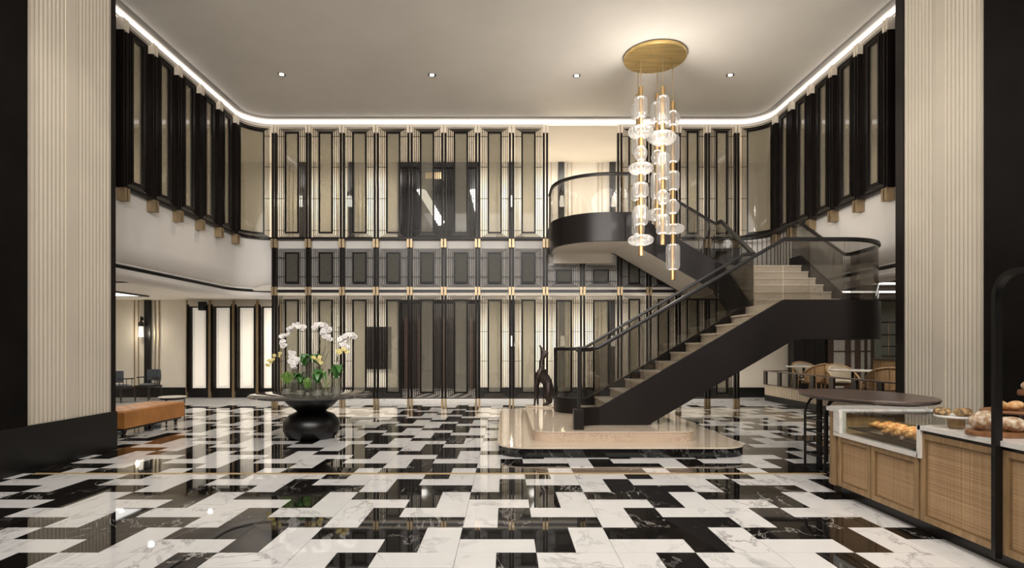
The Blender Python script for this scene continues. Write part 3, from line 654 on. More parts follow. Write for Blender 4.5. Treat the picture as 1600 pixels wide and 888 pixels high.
# glass
def gpanel(path, zb, zt):
    m_ = MB(); n = len(path); vs = []
    for off in (-.006, .006):
        for i, (x, y) in enumerate(path):
            j = min(i + 1, n - 1); k = max(i - 1, 0); t = Vector((path[j][0] - path[k][0], path[j][1] - path[k][1])).normalized()
            for z in (zb[i], zt[i]): vs.append((x + t.y * off, y - t.x * off, z))
    fs = []
    for i in range(n - 1):
        a, b, c, d = 2 * i, 2 * i + 1, 2 * i + 3, 2 * i + 2; o = 2 * n
        fs += [(a, d, c, b), (o + a, o + b, o + c, o + d), (a, o + a, o + d, d), (b, c, o + c, o + b)]
    fs += [(0, 1, 2 * n + 1, 2 * n), (2 * n - 2, 4 * n - 2, 4 * n - 1, 2 * n - 1)]
    m_.add(vs, fs); return m_
def line(a, b): return lambda t: a[1] + (b[1] - a[1]) * (t - a[0]) / (b[0] - a[0])
lo1, hi1 = line((1.494, .575), (4.42, 2.29)), line((1.47, 1.51), (4.43, ZL1 - .02))
for Y in (YF, YR):
    cuts = [1.50, 2.45, 3.39, 4.42]
    for a, b in zip(cuts, cuts[1:]): part(gpanel([(a + .004, Y), (b - .004, Y)], [lo1(a), lo1(b)], [hi1(a), hi1(b)]), 'glass_panel', 'stair_glass')
part(gpanel(flF, [.58] * 5, [1.48] * 5), 'glass_panel', 'stair_glass', True); part(gpanel(flR, [.58] * 5, [1.48] * 5), 'glass_panel', 'stair_glass', True)
part(gpanel([(4.428, YF), (5.40, YF)], [2.29] * 2, [ZL1 - .02] * 2), 'glass_panel', 'stair_glass')
part(gpanel(lc[1:], [2.29] * (len(lc) - 1), [ZL1 - .02] * (len(lc) - 1)), 'glass_panel', 'stair_glass', True)
part(gpanel([(4.42, YR), (4.6, YR)], [2.29] * 2, [ZL1 - .03] * 2), 'glass_panel', 'stair_glass')
for X in (4.6, 6.27): part(gpanel([(X, 10.72), (X, 12.3), (X, 12.6)], [2.27, 3.30, 3.36], [ZL1, ZL2 - .02, ZL2 - .02]), 'glass_panel', 'stair_glass')
lo3, hi3 = line((2.75, 4.48), (4.6, 3.40)), line((2.74, ZB - .02), (4.6, ZL2 - .02))
part(gpanel([(4.58, YA), (3.67, YA)], [lo3(4.58), lo3(3.67)], [hi3(4.58), hi3(3.67)]), 'glass_panel', 'stair_glass'); part(gpanel([(3.66, YA), (2.75, YA)], [lo3(3.66), lo3(2.75)], [hi3(3.66), hi3(2.75)]), 'glass_panel', 'stair_glass')
b1 = [(2.74, YA), (2.3, YA)] + arc(2.3, 13.8, 1.2, -PI / 2, -PI * .75, 7)[1:]; b2 = arc(2.3, 13.8, 1.2, -PI * .755, -PI, 7) + [(1.1, 14.36)]
for bq in (b1, b2): part(gpanel(bq, [4.48] * len(bq), [ZB - .02] * len(bq)), 'glass_panel', 'stair_glass', True)
lg = [(6.27, 12.72), (6.27, 12.86), (6.27, 13.0), (6.27, 13.14)] + arc(5.18, 13.2, 1.09, .06, PI / 2, 13) + [(5.05, 14.29), (4.92, 14.29), (4.79, 14.29)]
for x, y in lg: part(MB().tube([(x, y, 3.33), (x, y, ZL2 - .02)], .009, 6), 'baluster', 'rail')
# marble plinth
def rrect(x0, x1, y0, y1, r, n=8):
    return arc(x1 - r, y0 + r, r, -PI / 2, 0, n) + arc(x1 - r, y1 - r, r, 0, PI / 2, n) + arc(x0 + r, y1 - r, r, PI / 2, PI, n) + arc(x0 + r, y0 + r, r, PI, PI * 1.5, n)
PLN = thing('stair_plinth', 'two tier cream marble plinth with black riser under the staircase', 'plinth', (0, 0, 0))
MB().prism(rrect(-.11, 3.44, 8.02, 12.9, .42), 0, .125).build('black_riser', M['plinth_black'], PLN, True)
MB().prism(rrect(-.12, 3.45, 8.01, 12.91, .43), .125, .145).build('lower_tier', M['cream_marble'], PLN, True)
MB().prism(rrect(.42, 2.82, 8.46, 12.45, .22), .145, .285).build('upper_riser', M['riser_marble'], PLN, True)
MB().prism(rrect(.41, 2.83, 8.45, 12.46, .23), .285, .30).build('upper_tier', M['cream_marble'], PLN, True)

# ------------------------------------------------------------------ chandelier
CH = thing('chandelier', 'large cluster chandelier of ribbed glass and brass rods on a round brass plate', 'chandelier', (0, 0, 0))
cxd, cyd = 2.93, 11.3
MB().lathe([(.02, 7.255), (.60, 7.255), (.605, 7.22), (.60, 7.19), (.02, 7.19)], 64, (cxd, cyd, 0)).build('ceiling_plate', M['disc_brass'], CH, True)
for a, b in ((636, 300), (988, 345), (925, 520), (550, 590), (375, 460)):
    q = px(960 + a / 11.1, 60 + b / 11.1, 11.3); D_ = F * (7.19 - EYE) / (VY - (60 + b / 11.1)); X_ = (960 + a / 11.1 - VX) * D_ / F
    MB().lathe([(.008, 7.18), (.008, 7.19)], 8, (X_, D_, 0)).build('screw', M['steel'], CH)
pend = [  # attach px, tube top, bottom, elements (kind, top, bottom, half width px)
 (1001.2, 94.2, 136.3, 399.8, [('c', 151.5, 184, 9.9), ('d', 197, 215.5, 19.4), ('s', 228.6, 252, 10), ('d', 254.5, 272.5, 18.6), ('c', 286, 308.3, 11), ('c', 322, 352, 10.5), ('d', 367, 384, 19.3)]),
 (997.1, 110.5, 148, 372, [('c', 163, 186, 10), ('d', 197, 213, 15), ('c', 215, 241, 9.5), ('c', 266, 290, 10), ('c', 291, 314, 10), ('c', 328, 367, 9.5)]),
 (1027.1, 112.3, 147.5, 356.5, [('c', 160, 192, 9.7), ('d', 205, 224, 16), ('s', 235, 257, 9.3), ('c', 271, 311, 10), ('d', 326, 345, 17)]),
 (1035.7, 88, 136.3, 382.5, [('c', 150, 193, 9.5), ('d', 205, 227, 19.5), ('c', 239.5, 281, 9.6), ('s', 297, 320, 10.4), ('c', 336, 366, 10)]),
 (1051.4, 100.5, 159, 437.5, [('s', 173.5, 197, 10.2), ('c', 211.5, 254, 9.8), ('c', 268, 297.5, 9.8), ('s', 312, 335, 10), ('d', 350, 366, 17.5), ('c', 381.5, 422, 10.3)])]
for xa, ya, yt, yb, els in pend:
    D = F * (7.19 - EYE) / (VY - ya); X = (xa - VX) * D / F; zz = lambda y: EYE + (VY - y) * D / F; s = D / F
    rod = MB().tube([(X, D, zz(yb)), (X, D, zz(yt))], 3.6 * s, 14).build('brass_rod', M['rod'], CH, True)
    MB().tube([(X, D, zz(yt)), (X, D, 7.19)], .008, 6).build('cable', M['brass'], rod)
    for kd, a, b, hw in els:
        z0, z1, r = zz(b), zz(a), hw * s; h = z1 - z0
        if kd == 'c': pf = [(r * .45, 0), (r * .8, .02 * h), (r * .97, .10 * h), (r, .2 * h), (r, .8 * h), (r * .97, .9 * h), (r * .8, .98 * h), (r * .45, h)]
        elif kd == 's': pf = [(r * max(.42, math.sin(PI * i / 10)), h * (1 - math.cos(PI * i / 10)) / 2) for i in range(11)]
        else: pf = [(r * max(.25, math.sin(PI * i / 12) ** .8), h * (1 - math.cos(PI * i / 12)) / 2) for i in range(13)]
        gl = MB().lathe(pf, 72, (X, D, z0), 18, .045).build('glass_element', M['pend'], CH, True)
        MB().lathe([(3.7 * s, .012), (5. * s, .012), (5. * s, .022), (3.7 * s, .022)], 20, (X, D, z0)).lathe([(3.7 * s, -.022), (5. * s, -.022), (5. * s, -.012), (3.7 * s, -.012)], 20, (X, D, z1)).build('led_ring', M['pend_led'], gl)
for z in (3.3, 4.3, 5.3, 6.0): light('chandelier_light', 'POINT', (2.80, 10.86, z), 28, (1, .93, .84), radius=.2)

# ------------------------------------------------------------------ sculpture, planter
def skin_obj(name, joints, edges, mat, parent=None, sub=2):
    me = bpy.data.meshes.new(name); me.from_pydata([j[0] for j in joints], edges, [])
    o = inst(name, me, parent); me.materials.append(mat)
    md = o.modifiers.new('skin', 'SKIN'); md.use_smooth_shade = True
    sv = me.skin_vertices[0].data if me.skin_vertices else None
    for i, j in enumerate(joints): sv[i].radius = (j[1] * 1.22, j[1] * 1.22); sv[i].use_root = (i == 0)
    sd = o.modifiers.new('sub', 'SUBSURF'); sd.levels = sub; sd.render_levels = sub
    return o
SD = 11.95; sm = SD / F / 7.4
def sp(x, y, dy=0.): return ((820 + x / 7.4 - VX) * SD / F, SD + dy, .325 + (768 - y) * sm)
J = [(sp(205, 440), .10), (sp(178, 375), .085), (sp(190, 300), .05), (sp(203, 225), .04), (sp(218, 165), .055), (sp(258, 158), .035), (sp(276, 150), .02),
     (sp(195, 120), .028), (sp(174, 68), .012),
     (sp(262, 500), .10), (sp(290, 580), .085), (sp(262, 640, -.08), .07), (sp(265, 735, -.1), .032), (sp(200, 758, -.12), .022),
     (sp(292, 650, .09), .07), (sp(305, 740, .1), .032), (sp(250, 758, .12), .022),
     (sp(150, 420, -.07), .05), (sp(124, 520, -.08), .03), (sp(124, 640, -.08), .022), (sp(108, 765, -.09), .017),
     (sp(168, 440, .06), .045), (sp(150, 560, .07), .026), (sp(150, 680, .07), .02), (sp(153, 768, .07), .017),
     (sp(325, 660), .03), (sp(345, 600), .014)]
E = [(0, 1), (1, 2), (2, 3), (3, 4), (4, 5), (5, 6), (4, 7), (7, 8), (0, 9), (9, 10), (10, 11), (11, 12), (12, 13), (10, 14), (14, 15), (15, 16), (1, 17), (17, 18), (18, 19), (19, 20), (1, 21), (21, 22), (22, 23), (23, 24), (10, 25), (25, 26)]
an = thing('animal_sculpture', 'rough bronze sculpture of a seated long-necked animal on the plinth', 'sculpture', (0, 0, 0))
skin_obj('body', J, E, M['sculpt'], an)
MB().lathe([(.02, .302), (.29, .302), (.30, .312), (.29, .325), (.02, .325)], 32, (.77, SD, 0)).build('round_base', M['cream_marble'], an, True)
def blade(l, w_, bend, n=5):
    m = MB(); vs = []
    for i in range(n + 1):
        t = i / n; ww = w_ * math.sin(PI * (.12 + .86 * t)) ; x = l * t * math.cos(bend * t); z = l * t * math.sin(bend * (1 - t) + .5 * (1 - t)) * .9
        vs += [(x, -ww, z + ww * .25), (x, 0, z), (x, ww, z + ww * .25), (x, 0, z - .004)]
    fs = []
    for i in range(n):
        a, b = 4 * i, 4 * i + 4
        fs += [(a, a + 1, b + 1, b), (a + 1, a + 2, b + 2, b + 1), (a + 2, a + 3, b + 3, b + 2), (a + 3, a, b, b + 3)]
    m.add(vs, fs); return m
LEAF = blade(.20, .042, 1.1).mesh('leaf', M['leaf'], True); LEAF2 = blade(.26, .006, 1.4).mesh('leaf', M['fern'], True)
# ------------------------------------------------------------------ round table with vases and orchids
TX, TY = -3.30, 9.8
tb = thing('pedestal_table', 'round black marble pedestal table with hourglass base carrying orchids', 'table', (TX, TY, 0))
MB().lathe([(.02, .705), (.98, .705), (1.0, .715), (1.0, .735), (.985, .745), (.02, .745)], 72).build('tabletop', marble('grey veined table marble', (.035, .032, .030), (.4, .37, .33), .06, island=False, vscale=5, width=.04, cloud=(.075, .07, .065)), tb, True)
MB().lathe([(.36, 0), (.42, .05), (.46, .14), (.465, .22), (.44, .31), (.37, .39), (.26, .44), (.235, .455), (.26, .48), (.36, .55), (.43, .62), (.46, .70)], 48).build('pedestal', M['black_marble' if 0 else 'base'], tb, True)
def tz(x, y, D): return ((x - VX) * D / F, D, EYE - (y - VY) * D / F)
vz = [(448.5, 598, 9.62, 7.2), (469.5, 600.5, 9.42, 6.6), (481, 606, 9.35, 4.5), (496.5, 598, 9.25, 7.4), (509.5, 606, 9.4, 5.4), (525.5, 590, 9.55, 7.4), (475.5, 570, 9.85, 5.0), (493, 566, 9.95, 8.2), (460, 574, 9.95, 5.0)]
vl = ['low wide glass vase at the left of the table group', 'low glass vase with broad leaves left of the table centre', 'smallest clear vase at the front of the table group', 'low glass vase at the front centre of the table', 'small vase with ferny green right of the table centre', 'glass vase with upright leaves at the right of the table group', 'slim tall glass vase at the back left of the group', 'widest tall glass vase at the back centre of the group', 'slim tall glass vase behind the leftmost low vase']
vtop = []
for (x, yt, D, hw), lab in zip(vz, vl):
    X, _, zt = tz(x, yt, D); r = hw * D / F; h = zt - .746
    t = thing('glass_vase', lab, 'vase', (X, D, .746), 0, 'glass vases on the round table')
    MB().lathe([(r * .2, 0), (r, 0), (r, h), (r - .006, h), (r - .006, .012), (r * .2, .012)], 20).build('glass', M['vase_glass'], t, True)
    MB().lathe([(r * .2, .014), (r - .009, .014), (r - .009, h * .42), (r * .2, h * .46)], 16).build('pebbles', M['pebble'], t, True)
    vtop.append((X, D, .746 + h))
def flower_mesh(mat):
    m = MB()
    for k in range(5):
        a = 2 * PI * k / 5 + PI / 2; L_ = .042 if k in (0, 2, 3) else .050; w_ = .017 if k in (0, 2, 3) else .030
        ca, sa = math.cos(a), math.sin(a); vs = []
        for (t, ww, zz_) in ((.1, .3, 0), (.45, 1, .008), (.8, .8, .010), (1, .15, .002)):
            for s in (-1, 0, 1): vs.append((ca * L_ * t - sa * w_ * ww * s, sa * L_ * t + ca * w_ * ww * s, zz_ + (.004 if s == 0 else 0)))
        n0 = len(vs); vs += [(x, y, z - .0025) for x, y, z in vs]; fs = []
        for i in range(3):
            for s in range(2):
                q = (i * 3 + s, i * 3 + s + 1, i * 3 + s + 4, i * 3 + s + 3); fs += [q, tuple(n0 + j for j in reversed(q))]
        m.add(vs, fs, 0)
    m.ell((0, -.004, .012), (.008, .011, .010), 6, 4, mi=1)
    return m.mesh('flower', [mat, M['lip']], True)
FW, FY = flower_mesh(M['petal']), flower_mesh(M['yellow'])
def zp(x, y, D): return Vector(tz(400 + x / 5.918, 490 + y / 5.918, D))
def orchid(label, base, mid, pts, fm, D, sc=1., leaves=4, lm=LEAF, lsc=1., dens=3):
    r = thing('orchid_plant', label, 'orchid', base, 0, 'orchids on the round table'); B = Vector(base)
    P = [Vector((0, 0, 0))] + [zp(a, b, D) - B for a, b in mid] + [zp(a, b, D) - B for a, b in pts]
    MB().tube(P, .004, 6).build('stem', M['stem'], r, True)
    Q = [zp(a, b, D) - B for a, b in pts]; fl = []
    for i, q in enumerate(Q):
        for j in range(dens):
            fl.append(q + Vector((random.uniform(-.028, .028), -.02 - random.uniform(0, .06), random.uniform(-.03, .028))))
    for q in fl:
        o = inst('flower', fm, r, q); o.rotation_euler = (PI / 2 + random.uniform(-.5, .4), random.uniform(-.4, .4), random.uniform(-.7, .7)); s = sc * random.uniform(.8, 1.05); o.scale = (s, s, s)
    for k in range(leaves):
        o = inst('leaf', lm, r, (0, 0, -.02)); o.rotation_euler = (0, -.25 - .6 * random.random(), k * 2 * PI / max(1, leaves) + random.uniform(-.4, .4)); s = 1.6 * lsc * random.uniform(.8, 1.15); o.scale = (s,) * 3
    return r
orchid('white orchid arching to the left over the round table', vtop[6], [(400, 420), (385, 280), (392, 160)], [(455, 128), (410, 115), (360, 125), (325, 140), (300, 190), (262, 222), (252, 262), (262, 300)], FW, 9.72, 1.05)
orchid('tall white orchid cluster at the top centre of the table', vtop[7], [(560, 400), (600, 260)], [(560, 122), (605, 105), (650, 110), (676, 150), (645, 165), (618, 165), (672, 205), (640, 215), (688, 238)], FW, 9.85, 1.1)
orchid('white orchid arching to the right over the round table', vtop[5], [(745, 470), (770, 330)], [(788, 230), (830, 208), (868, 205), (918, 212), (812, 285), (850, 305)], FW, 9.6, 1.05, 5, LEAF, 1.2)
orchid('low white orchid cluster in front on the left of the table', vtop[1], [(400, 600), (390, 520)], [(338, 372), (350, 400), (390, 422), (330, 438), (365, 452), (348, 490)], FW, 9.45, 1.05, 5, LEAF, 1.0)
orchid('yellow orchid spray hanging out at the left of the table', vtop[8], [(330, 480), (270, 400)], [(222, 382), (190, 395), (160, 418), (138, 440), (126, 480)], FY, 9.65, .75, 2, LEAF2, 1.0, 2)
orchid('small yellow orchid spray at the table centre', vtop[3], [(590, 560), (555, 450)], [(556, 402), (580, 420), (600, 442)], FY, 9.5, .85, 5, LEAF, 1.1, 2)
orchid('yellow orchid spray beneath the right white orchid', vtop[4], [(720, 560), (750, 420)], [(762, 355), (795, 350), (828, 342)], FY, 9.5, .85, 3, LEAF2, .9, 3)
def fern(label, base, n, sc):
    r = thing('fern_plant', label, 'fern', base, 0, 'ferns on the round table')
    for k in range(n):
        o = inst('frond', LEAF2, r, (random.uniform(-.03, .03), random.uniform(-.03, .03), -.02)); o.rotation_euler = (0, -.2 - 1.1 * random.random(), random.uniform(0, 6.28)); s = sc * random.uniform(.6, 1.15); o.scale = (s,) * 3
fern('fresh green fern spilling from the leftmost vase', vtop[0], 90, 1.3); fern('fresh green fern in the smallest front vase', vtop[2], 55, 1.15)
tw = thing('twig_spray', 'thin bare twigs rising above the orchids', 'twigs', (TX, 9.9, .9))
for k in range(9):
    x = random.uniform(-.45, .6); P = [Vector((random.uniform(-.1, .1), 0, 0))]
    for i in range(1, 7): P.append(Vector((x * i / 6 + random.uniform(-.05, .05), random.uniform(-.06, .06), (1.05 + .25 * (k % 3)) * i / 6 * .95)))
    MB().tube(P, .0022, 4).build('twig', M['stem'], tw)

# ------------------------------------------------------------------ left lounge furniture
bn = thing('tufted_bench', 'long tan leather tufted bench beside the left pier', 'bench', (-6.42, 9.7, 0))
def cushion(x0, x1, y0, y1, z0, z1, r=.03, nx=12, ny=24):
    m = MB(); vs = []; fs = []
    tu = [(x0 + (i + .5) * (x1 - x0) / 3, y0 + (j + .5) * (y1 - y0) / 7) for i in range(3) for j in range(7)]
    for j in range(ny + 1):
        for i in range(nx + 1):
            x = x0 + (x1 - x0) * i / nx; y = y0 + (y1 - y0) * j / ny; e = min(x - x0, x1 - x, y - y0, y1 - y)
            z = z1 - (.025 if e < .001 else 0) - sum(.022 * math.exp(-((x - a) ** 2 + (y - b) ** 2) / .0022) for a, b in tu); vs.append((x, y, z))
    for j in range(ny):
        for i in range(nx): a = j * (nx + 1) + i; fs.append((a, a + 1, a + nx + 2, a + nx + 1))
    m.add(vs, fs); m.box(x0, x1, y0, y1, z0, z1 - .025); return m
cushion(-.72, 0, 0, 1.82, .16, .455, nx=30, ny=70).build('cushion', M['leather'], bn, True)
for j in range(7): MB().ell((.002, .13 + j * .26, .30), (.008, .016, .016), 8, 5).build('button', M['leather'], bn, True)
MB().box(-.68, -.04, .05, 1.77, .12, .165).build('frame', M['darkwood'], bn)
for x in (-.62, -.1):
    for y in (.15, .9, 1.68): MB().lathe([(.022, 0), (.03, .02), (.018, .05), (.04, .09), (.03, .13)], 12, (x, y, 0)).build('leg', M['darkwood'], bn, True)
st_ = thing('side_table', 'small round white topped side table behind the tan bench', 'side table', (-7.0, 12.1, 0))
MB().lathe([(.02, .48), (.26, .48), (.265, .49), (.26, .50), (.02, .50)], 32).build('tabletop', M['top_marble'], st_, True)
for k in range(3): a = k * 2.1 + .5; MB().tube([(.22 * math.cos(a), .22 * math.sin(a), 0), (.22 * math.cos(a), .22 * math.sin(a), .48)], .011, 8).build('leg', M['steel'], st_)
MB().lathe([(.21, .44), (.235, .44), (.235, .475), (.21, .475)], 28).build('ring', M['steel'], st_, True)
def spindle_chair(label, loc, rz):
    t = thing('armchair', label, 'chair', loc, rz, 'dark lounge chairs')
    MB().box(-.24, .24, -.24, .22, .38, .44).build('seat', M['darkwood'], t); MB().ell((0, -.01, .45), (.25, .24, .05), 16, 6).build('seat_pad', M['blue'], t, True)
    A = [(.30 * math.cos(a), .28 * math.sin(a)) for a in [-.55 + i * (PI + 1.1) / 14 for i in range(15)]]
    MB().sweep([(x, y, .66) for x, y in A], [(-.02, -.015), (.02, -.015), (.02, .015), (-.02, .015)]).build('arm_rail', M['darkwood'], t, True)
    for x, y in A[1:-1:2] + A[2:-2:4]: MB().tube([(x, y * .9, .42), (x, y, .66)], .009, 6).build('spindle', M['darkwood'], t)
    B_ = arc(0, 0, .27, .55, PI - .55, 8); MB().sweep([(x, y, 0) for x, y in B_], [(-.03, .56), (.03, .56), (.035, .74), (.02, .88), (-.02, .88), (-.035, .74)]).build('back_pad', M['blue'], t, True)
    for sx in (-1, 1):
        for sy in (-1, 1): MB().tube([(sx * .22, sy * .2, .42), (sx * .24, sy * .23, 0)], [.02, .014], 8).build('leg', M['darkwood'], t)
spindle_chair('dark spindle chair with blue grey pads at the pier edge of the lounge', (-10.62, 15.9, 0), PI - .2)
spindle_chair('dark spindle chair with blue grey pads under the lounge sconce', (-10.22, 16.5, 0), -.3)
t = thing('lounge_table', 'small dark square table between the lounge chairs', 'table', (-11.45, 16.3, 0)); MB().box(-.35, .35, -.3, .3, .55, .58).build('tabletop', M['darkwood'], t); MB().box(-.05, .05, -.05, .05, .03, .55).build('column', M['darkwood'], t); MB().box(-.25, .25, -.2, .2, 0, .03).build('foot', M['darkwood'], t)

# ------------------------------------------------------------------ right cafe: deck, rail, tables, chairs, joinery
DX, D0, D1 = 7.4, 9.4, 16.5
dk = thing('raised_deck', 'raised cafe deck with ribbed pale oak fascia and dark rail', 'deck', (0, 0, 0))
MB().box(DX + .05, 13.3, D0, D1, .0, .28).build('platform', M['walnut'], dk)
MB().box(DX + .02, 13.3, D0, D1, 0, .17).build('dark_base', M['base'], dk)
MB().box(DX + .02, DX + .06, D0, D1, .17, .455).build('fascia', M['rib'], dk)
rm = MB().box(0, .022, .004, .125, .17, .455).mesh('rib', M['rib'])
for k in range(54): inst('rib', rm, dk, (DX, D0 + .02 + k * .13, 0))
re = MB().box(.004, .125, 0, .02, .17, .455).mesh('rib', M['rib'])
MB().box(DX - .01, DX + .08, D0, D1 + .01, .455, .475).build('ledge', M['walnut'], dk)
MB().box(DX - .01, DX + .07, D0, D1, .835, .862).build('top_rail', M['walnut'], dk); MB().box(DX, 9.0, D1 - .06, D1, .835, .862).build('top_rail', M['walnut'], dk)
for k in range(9): MB().box(DX + .0, DX + .05, D0 + .25 + k * .84, D0 + .42 + k * .84, .475, .835).build('rail_post', M['darkwood'], dk)
def cafe_table(label, loc, r):
    t = thing('cafe_table', label, 'table', loc, 0, 'round cafe tables')
    MB().lathe([(.02, .70), (r - .01, .70), (r, .715), (r - .008, .73), (.02, .73)], 36).build('tabletop', M['top_marble'], t, True)
    MB().tube([(0, 0, .03), (0, 0, .70)], .03, 12).build('column', M['steel'], t, True); MB().lathe([(.24, 0), (.24, .015), (.05, .035), (.03, .05)], 28).build('foot', M['steel'], t, True)
cafe_table('round white cafe table nearest the cream far wall on the deck', (8.15, 15.75, .281), .45); cafe_table('round white cafe table between the two cane chairs on the deck', (7.98, 13.25, .281), .48)
def cane_chair(label, loc, rz):
    t = thing('barrel_chair', label, 'chair', loc, rz, 'cane barrel chairs on the deck')
    th = [-.15 + i * (PI + .3) / 18 for i in range(19)]; top = lambda a: .60 + .22 * max(0, math.sin(a)) ** .7
    pr = []
    path = [(.33 * math.cos(a), .31 * math.sin(a), top(a)) for a in th]
    MB().tube([(.33, -.20, .46), (.335, -.12, .54)] + path + [(-.335, -.12, .54), (-.33, -.20, .46)], .022, 8).build('top_rail', M['oak'], t, True)
    for nm, rr, mt in (('cane_back', 1.0, 'cane'), ('inner_pad', .9, 'linen')):
        m = MB(); vs = []; fs = []
        for dd in (0, -.012 if nm == 'cane_back' else -.04):
            for a in th:
                for z in (.36, top(a) - .015): vs.append(((.325 * rr + dd) * math.cos(a), (.305 * rr + dd) * math.sin(a), z))
        n = len(th); o_ = 2 * n
        for i in range(n - 1):
            a = 2 * i; fs += [(a, a + 1, a + 3, a + 2), (o_ + a, o_ + a + 2, o_ + a + 3, o_ + a + 1), (a + 1, o_ + a + 1, o_ + a + 3, a + 3), (a, a + 2, o_ + a + 2, o_ + a)]
        fs += [(0, o_, o_ + 1, 1), (2 * n - 2, 2 * n - 1, o_ + 2 * n - 1, o_ + 2 * n - 2)]
        m.add(vs, fs); m.build(nm, M[mt], t, True)
    MB().ell((0, -.02, .40), (.30, .29, .06), 20, 6).build('seat_cushion', M['linen'], t, True); MB().lathe([(.05, .32), (.30, .32), (.31, .36), (.05, .36)], 24, sy=.95).build('seat_frame', M['oak'], t, True)
    for a in (.75, PI / 2, PI - .75): MB().tube([(.335 * math.cos(a), .315 * math.sin(a), .34), (.335 * math.cos(a), .315 * math.sin(a), top(a))], .014, 6).build('upright', M['oak'], t)
    for sx in (-1, 1):
        MB().tube([(sx * .33, -.20, .47), (sx * .33, -.24, 0)], [.022, .016], 8).build('leg', M['oak'], t); MB().tube([(sx * .24, .22, .36), (sx * .27, .30, 0)], [.022, .016], 8).build('leg', M['oak'], t)
cane_chair('cane barrel chair facing the camera behind the far cafe table', (8.42, 16.2, .281), 0.)
cane_chair('cane barrel chair turned away between the two cafe tables', (7.95, 14.85, .281), PI + .45)
cane_chair('cane barrel chair facing the camera behind the near cafe table', (8.16, 14.0, .281), .05)
cane_chair('cane barrel chair with its woven back turned to the near deck rail', (8.05, 12.25, .281), PI - .25)
cb = thing('dark_opening_block', 'tall black block for a dark opening in the far wall behind the deck', 'dark opening', (9.02, 17.1, 0)); MB().box(-.46, .46, 0, .36, 0, 2.5).build('body', M['black'], cb)  # black block added in place of a dark opening in the far wall
for k in range(3): MB().box(-.45 + k * .3, -.16 + k * .3, -.02, 0, .1, 2.45).build('door', M['black'], cb)
gp = thing('glazed_partition', 'dark wood partition with frosted panes under the stair landing', 'partition', (0, 17.2, 0))
for a, b in ((1292, 1301), (1320, 1328), (1335, 1343), (1350, 1353.5), (1360, 1364)): MB().box((a - VX) * 17.2 / F, (b - VX) * 17.2 / F, -.06, .06, 0, 2.9).build('upright', M['walnut'], gp)
for a, b in ((1301, 1320), (1328, 1335), (1343, 1350), (1353.5, 1360)):
    for z0, z1 in ((.3, 1.38), (1.42, 2.8)): MB().box((a - VX) * 17.2 / F, (b - VX) * 17.2 / F, -.01, .01, z0, z1).build('pane', M['frost'], gp)
MB().box(9.6, 10.97, -.03, .03, 1.38, 1.42).build('mullion', M['walnut'], gp)
sh = thing('shelf_cabinet', 'oak cabinet with dark open shelves beside the right pier', 'shelf unit', (11.2, 16.5, 0))
MB().box(-.55, .5, -.2, .2, 0, 1.14).build('body', M['oak'], sh); MB().box(-.57, .52, -.22, .22, 1.14, 1.19).build('top', M['walnut'], sh)
for k in range(2): MB().box(-.53 + k * .52, -.03 + k * .52, -.22, -.2, .08, 1.08).build('door', M['oak'], sh)
for z in (1.25, 1.53, 1.86, 2.22): MB().box(-.33, .5, -.15, .15, z, z + .035).build('shelf', M['darkwood'], sh)
for x in (-.22, .1, .4): MB().tube([(x, 0, 1.19), (x, 0, 2.25)], .013, 6).build('rod', M['brass'], sh)
struct('wall_right_panel', MB().box(10.95, 13.3, 17.3, 17.45, 0, 2.9), M['sage'])

# ------------------------------------------------------------------ oval high table
ot = thing('oval_table', 'oval dark walnut high table with blackened steel legs behind the counter', 'table', (4.42, 7.12, 0))
MB().lathe([(.05, .905), (.92, .905), (.98, .92), (1.0, .945), (.99, .96), (.05, .96)], 72, sx=.64, sy=.98).build('tabletop', M['walnut'], ot, True)
for (x, y) in ((-.50, .42), (-.46, .02), (-.10, .62), (.3, .3), (.3, -.3)):
    P = [(x, y, 0), (x, y, .70), (x + .02, y, .78), (x + .07, y, .86), (x + .14, y, .905)]; MB().tube(P, .016, 8).build('leg', M['steel'], ot, True)
for z in (.16, .30, .46, .62):
    MB().tube([(-.50, .42, z), (-.46, .02, z)], .011, 6).build('stretcher', M['steel'], ot); MB().tube([(-.50, .42, z), (-.10, .62, z)], .011, 6).build('stretcher', M['steel'], ot)
MB().box(-.44, -.425, .16, .26, 0, .905).build('flat_bar', M['steel'], ot); MB().box(-.30, -.285, .40, .50, 0, .905).build('flat_bar', M['steel'], ot)

# ------------------------------------------------------------------ bakery counter
CX = 3.45; CB = 4.42
ct = thing('bakery_counter', 'oak and cane bakery counter with white marble top and glass display', 'counter', (0, 0, 0))
MB().box(CX + .08, CB, 2.4, 6.05, 0, .11).build('toe_kick', M['base'], ct)
MB().box(CX + .03, CB, 2.4, 4.80, .10, .84).build('body', M['oak'], ct)
MB().box(CX + .03, CB, 4.80, 5.95, .10, .63).build('body', M['oak'], ct)
end = [(CX + .0, 6.02)] + arc(CX + .20, 6.08, .20, PI, PI / 2, 8) + [(CB, 6.28), (CB, 6.02)]
MB().prism(list(reversed(end)), .10, .872).build('rounded_end', M['oak'], ct, True)
eb = [(CX - .008, 6.03)] + arc(CX + .20, 6.08, .208, PI, PI / 2, 8) + [(CB, 6.288), (CB, 6.03)]
MB().prism(list(reversed(eb)), .10, .15).prism(list(reversed(eb)), .83, .872).build('end_moulding', M['oak'], ct, True)
te = [(CX - .025, 5.92)] + arc(CX + .22, 6.09, .245, PI, PI / 2, 10) + [(CB + .03, 6.335), (CB + .03, 5.92)]
MB().prism(list(reversed(te)), .872, .905).build('marble_end', M['top_marble'], ct, True)
MB().box(CX - .02, CB + .02, 2.4, 4.80, .862, .90).build('marble_top', M['top_marble'], ct); MB().box(CX + .01, CB, 2.4, 4.80, .838, .862).build('shadow_gap', M['black'], ct)
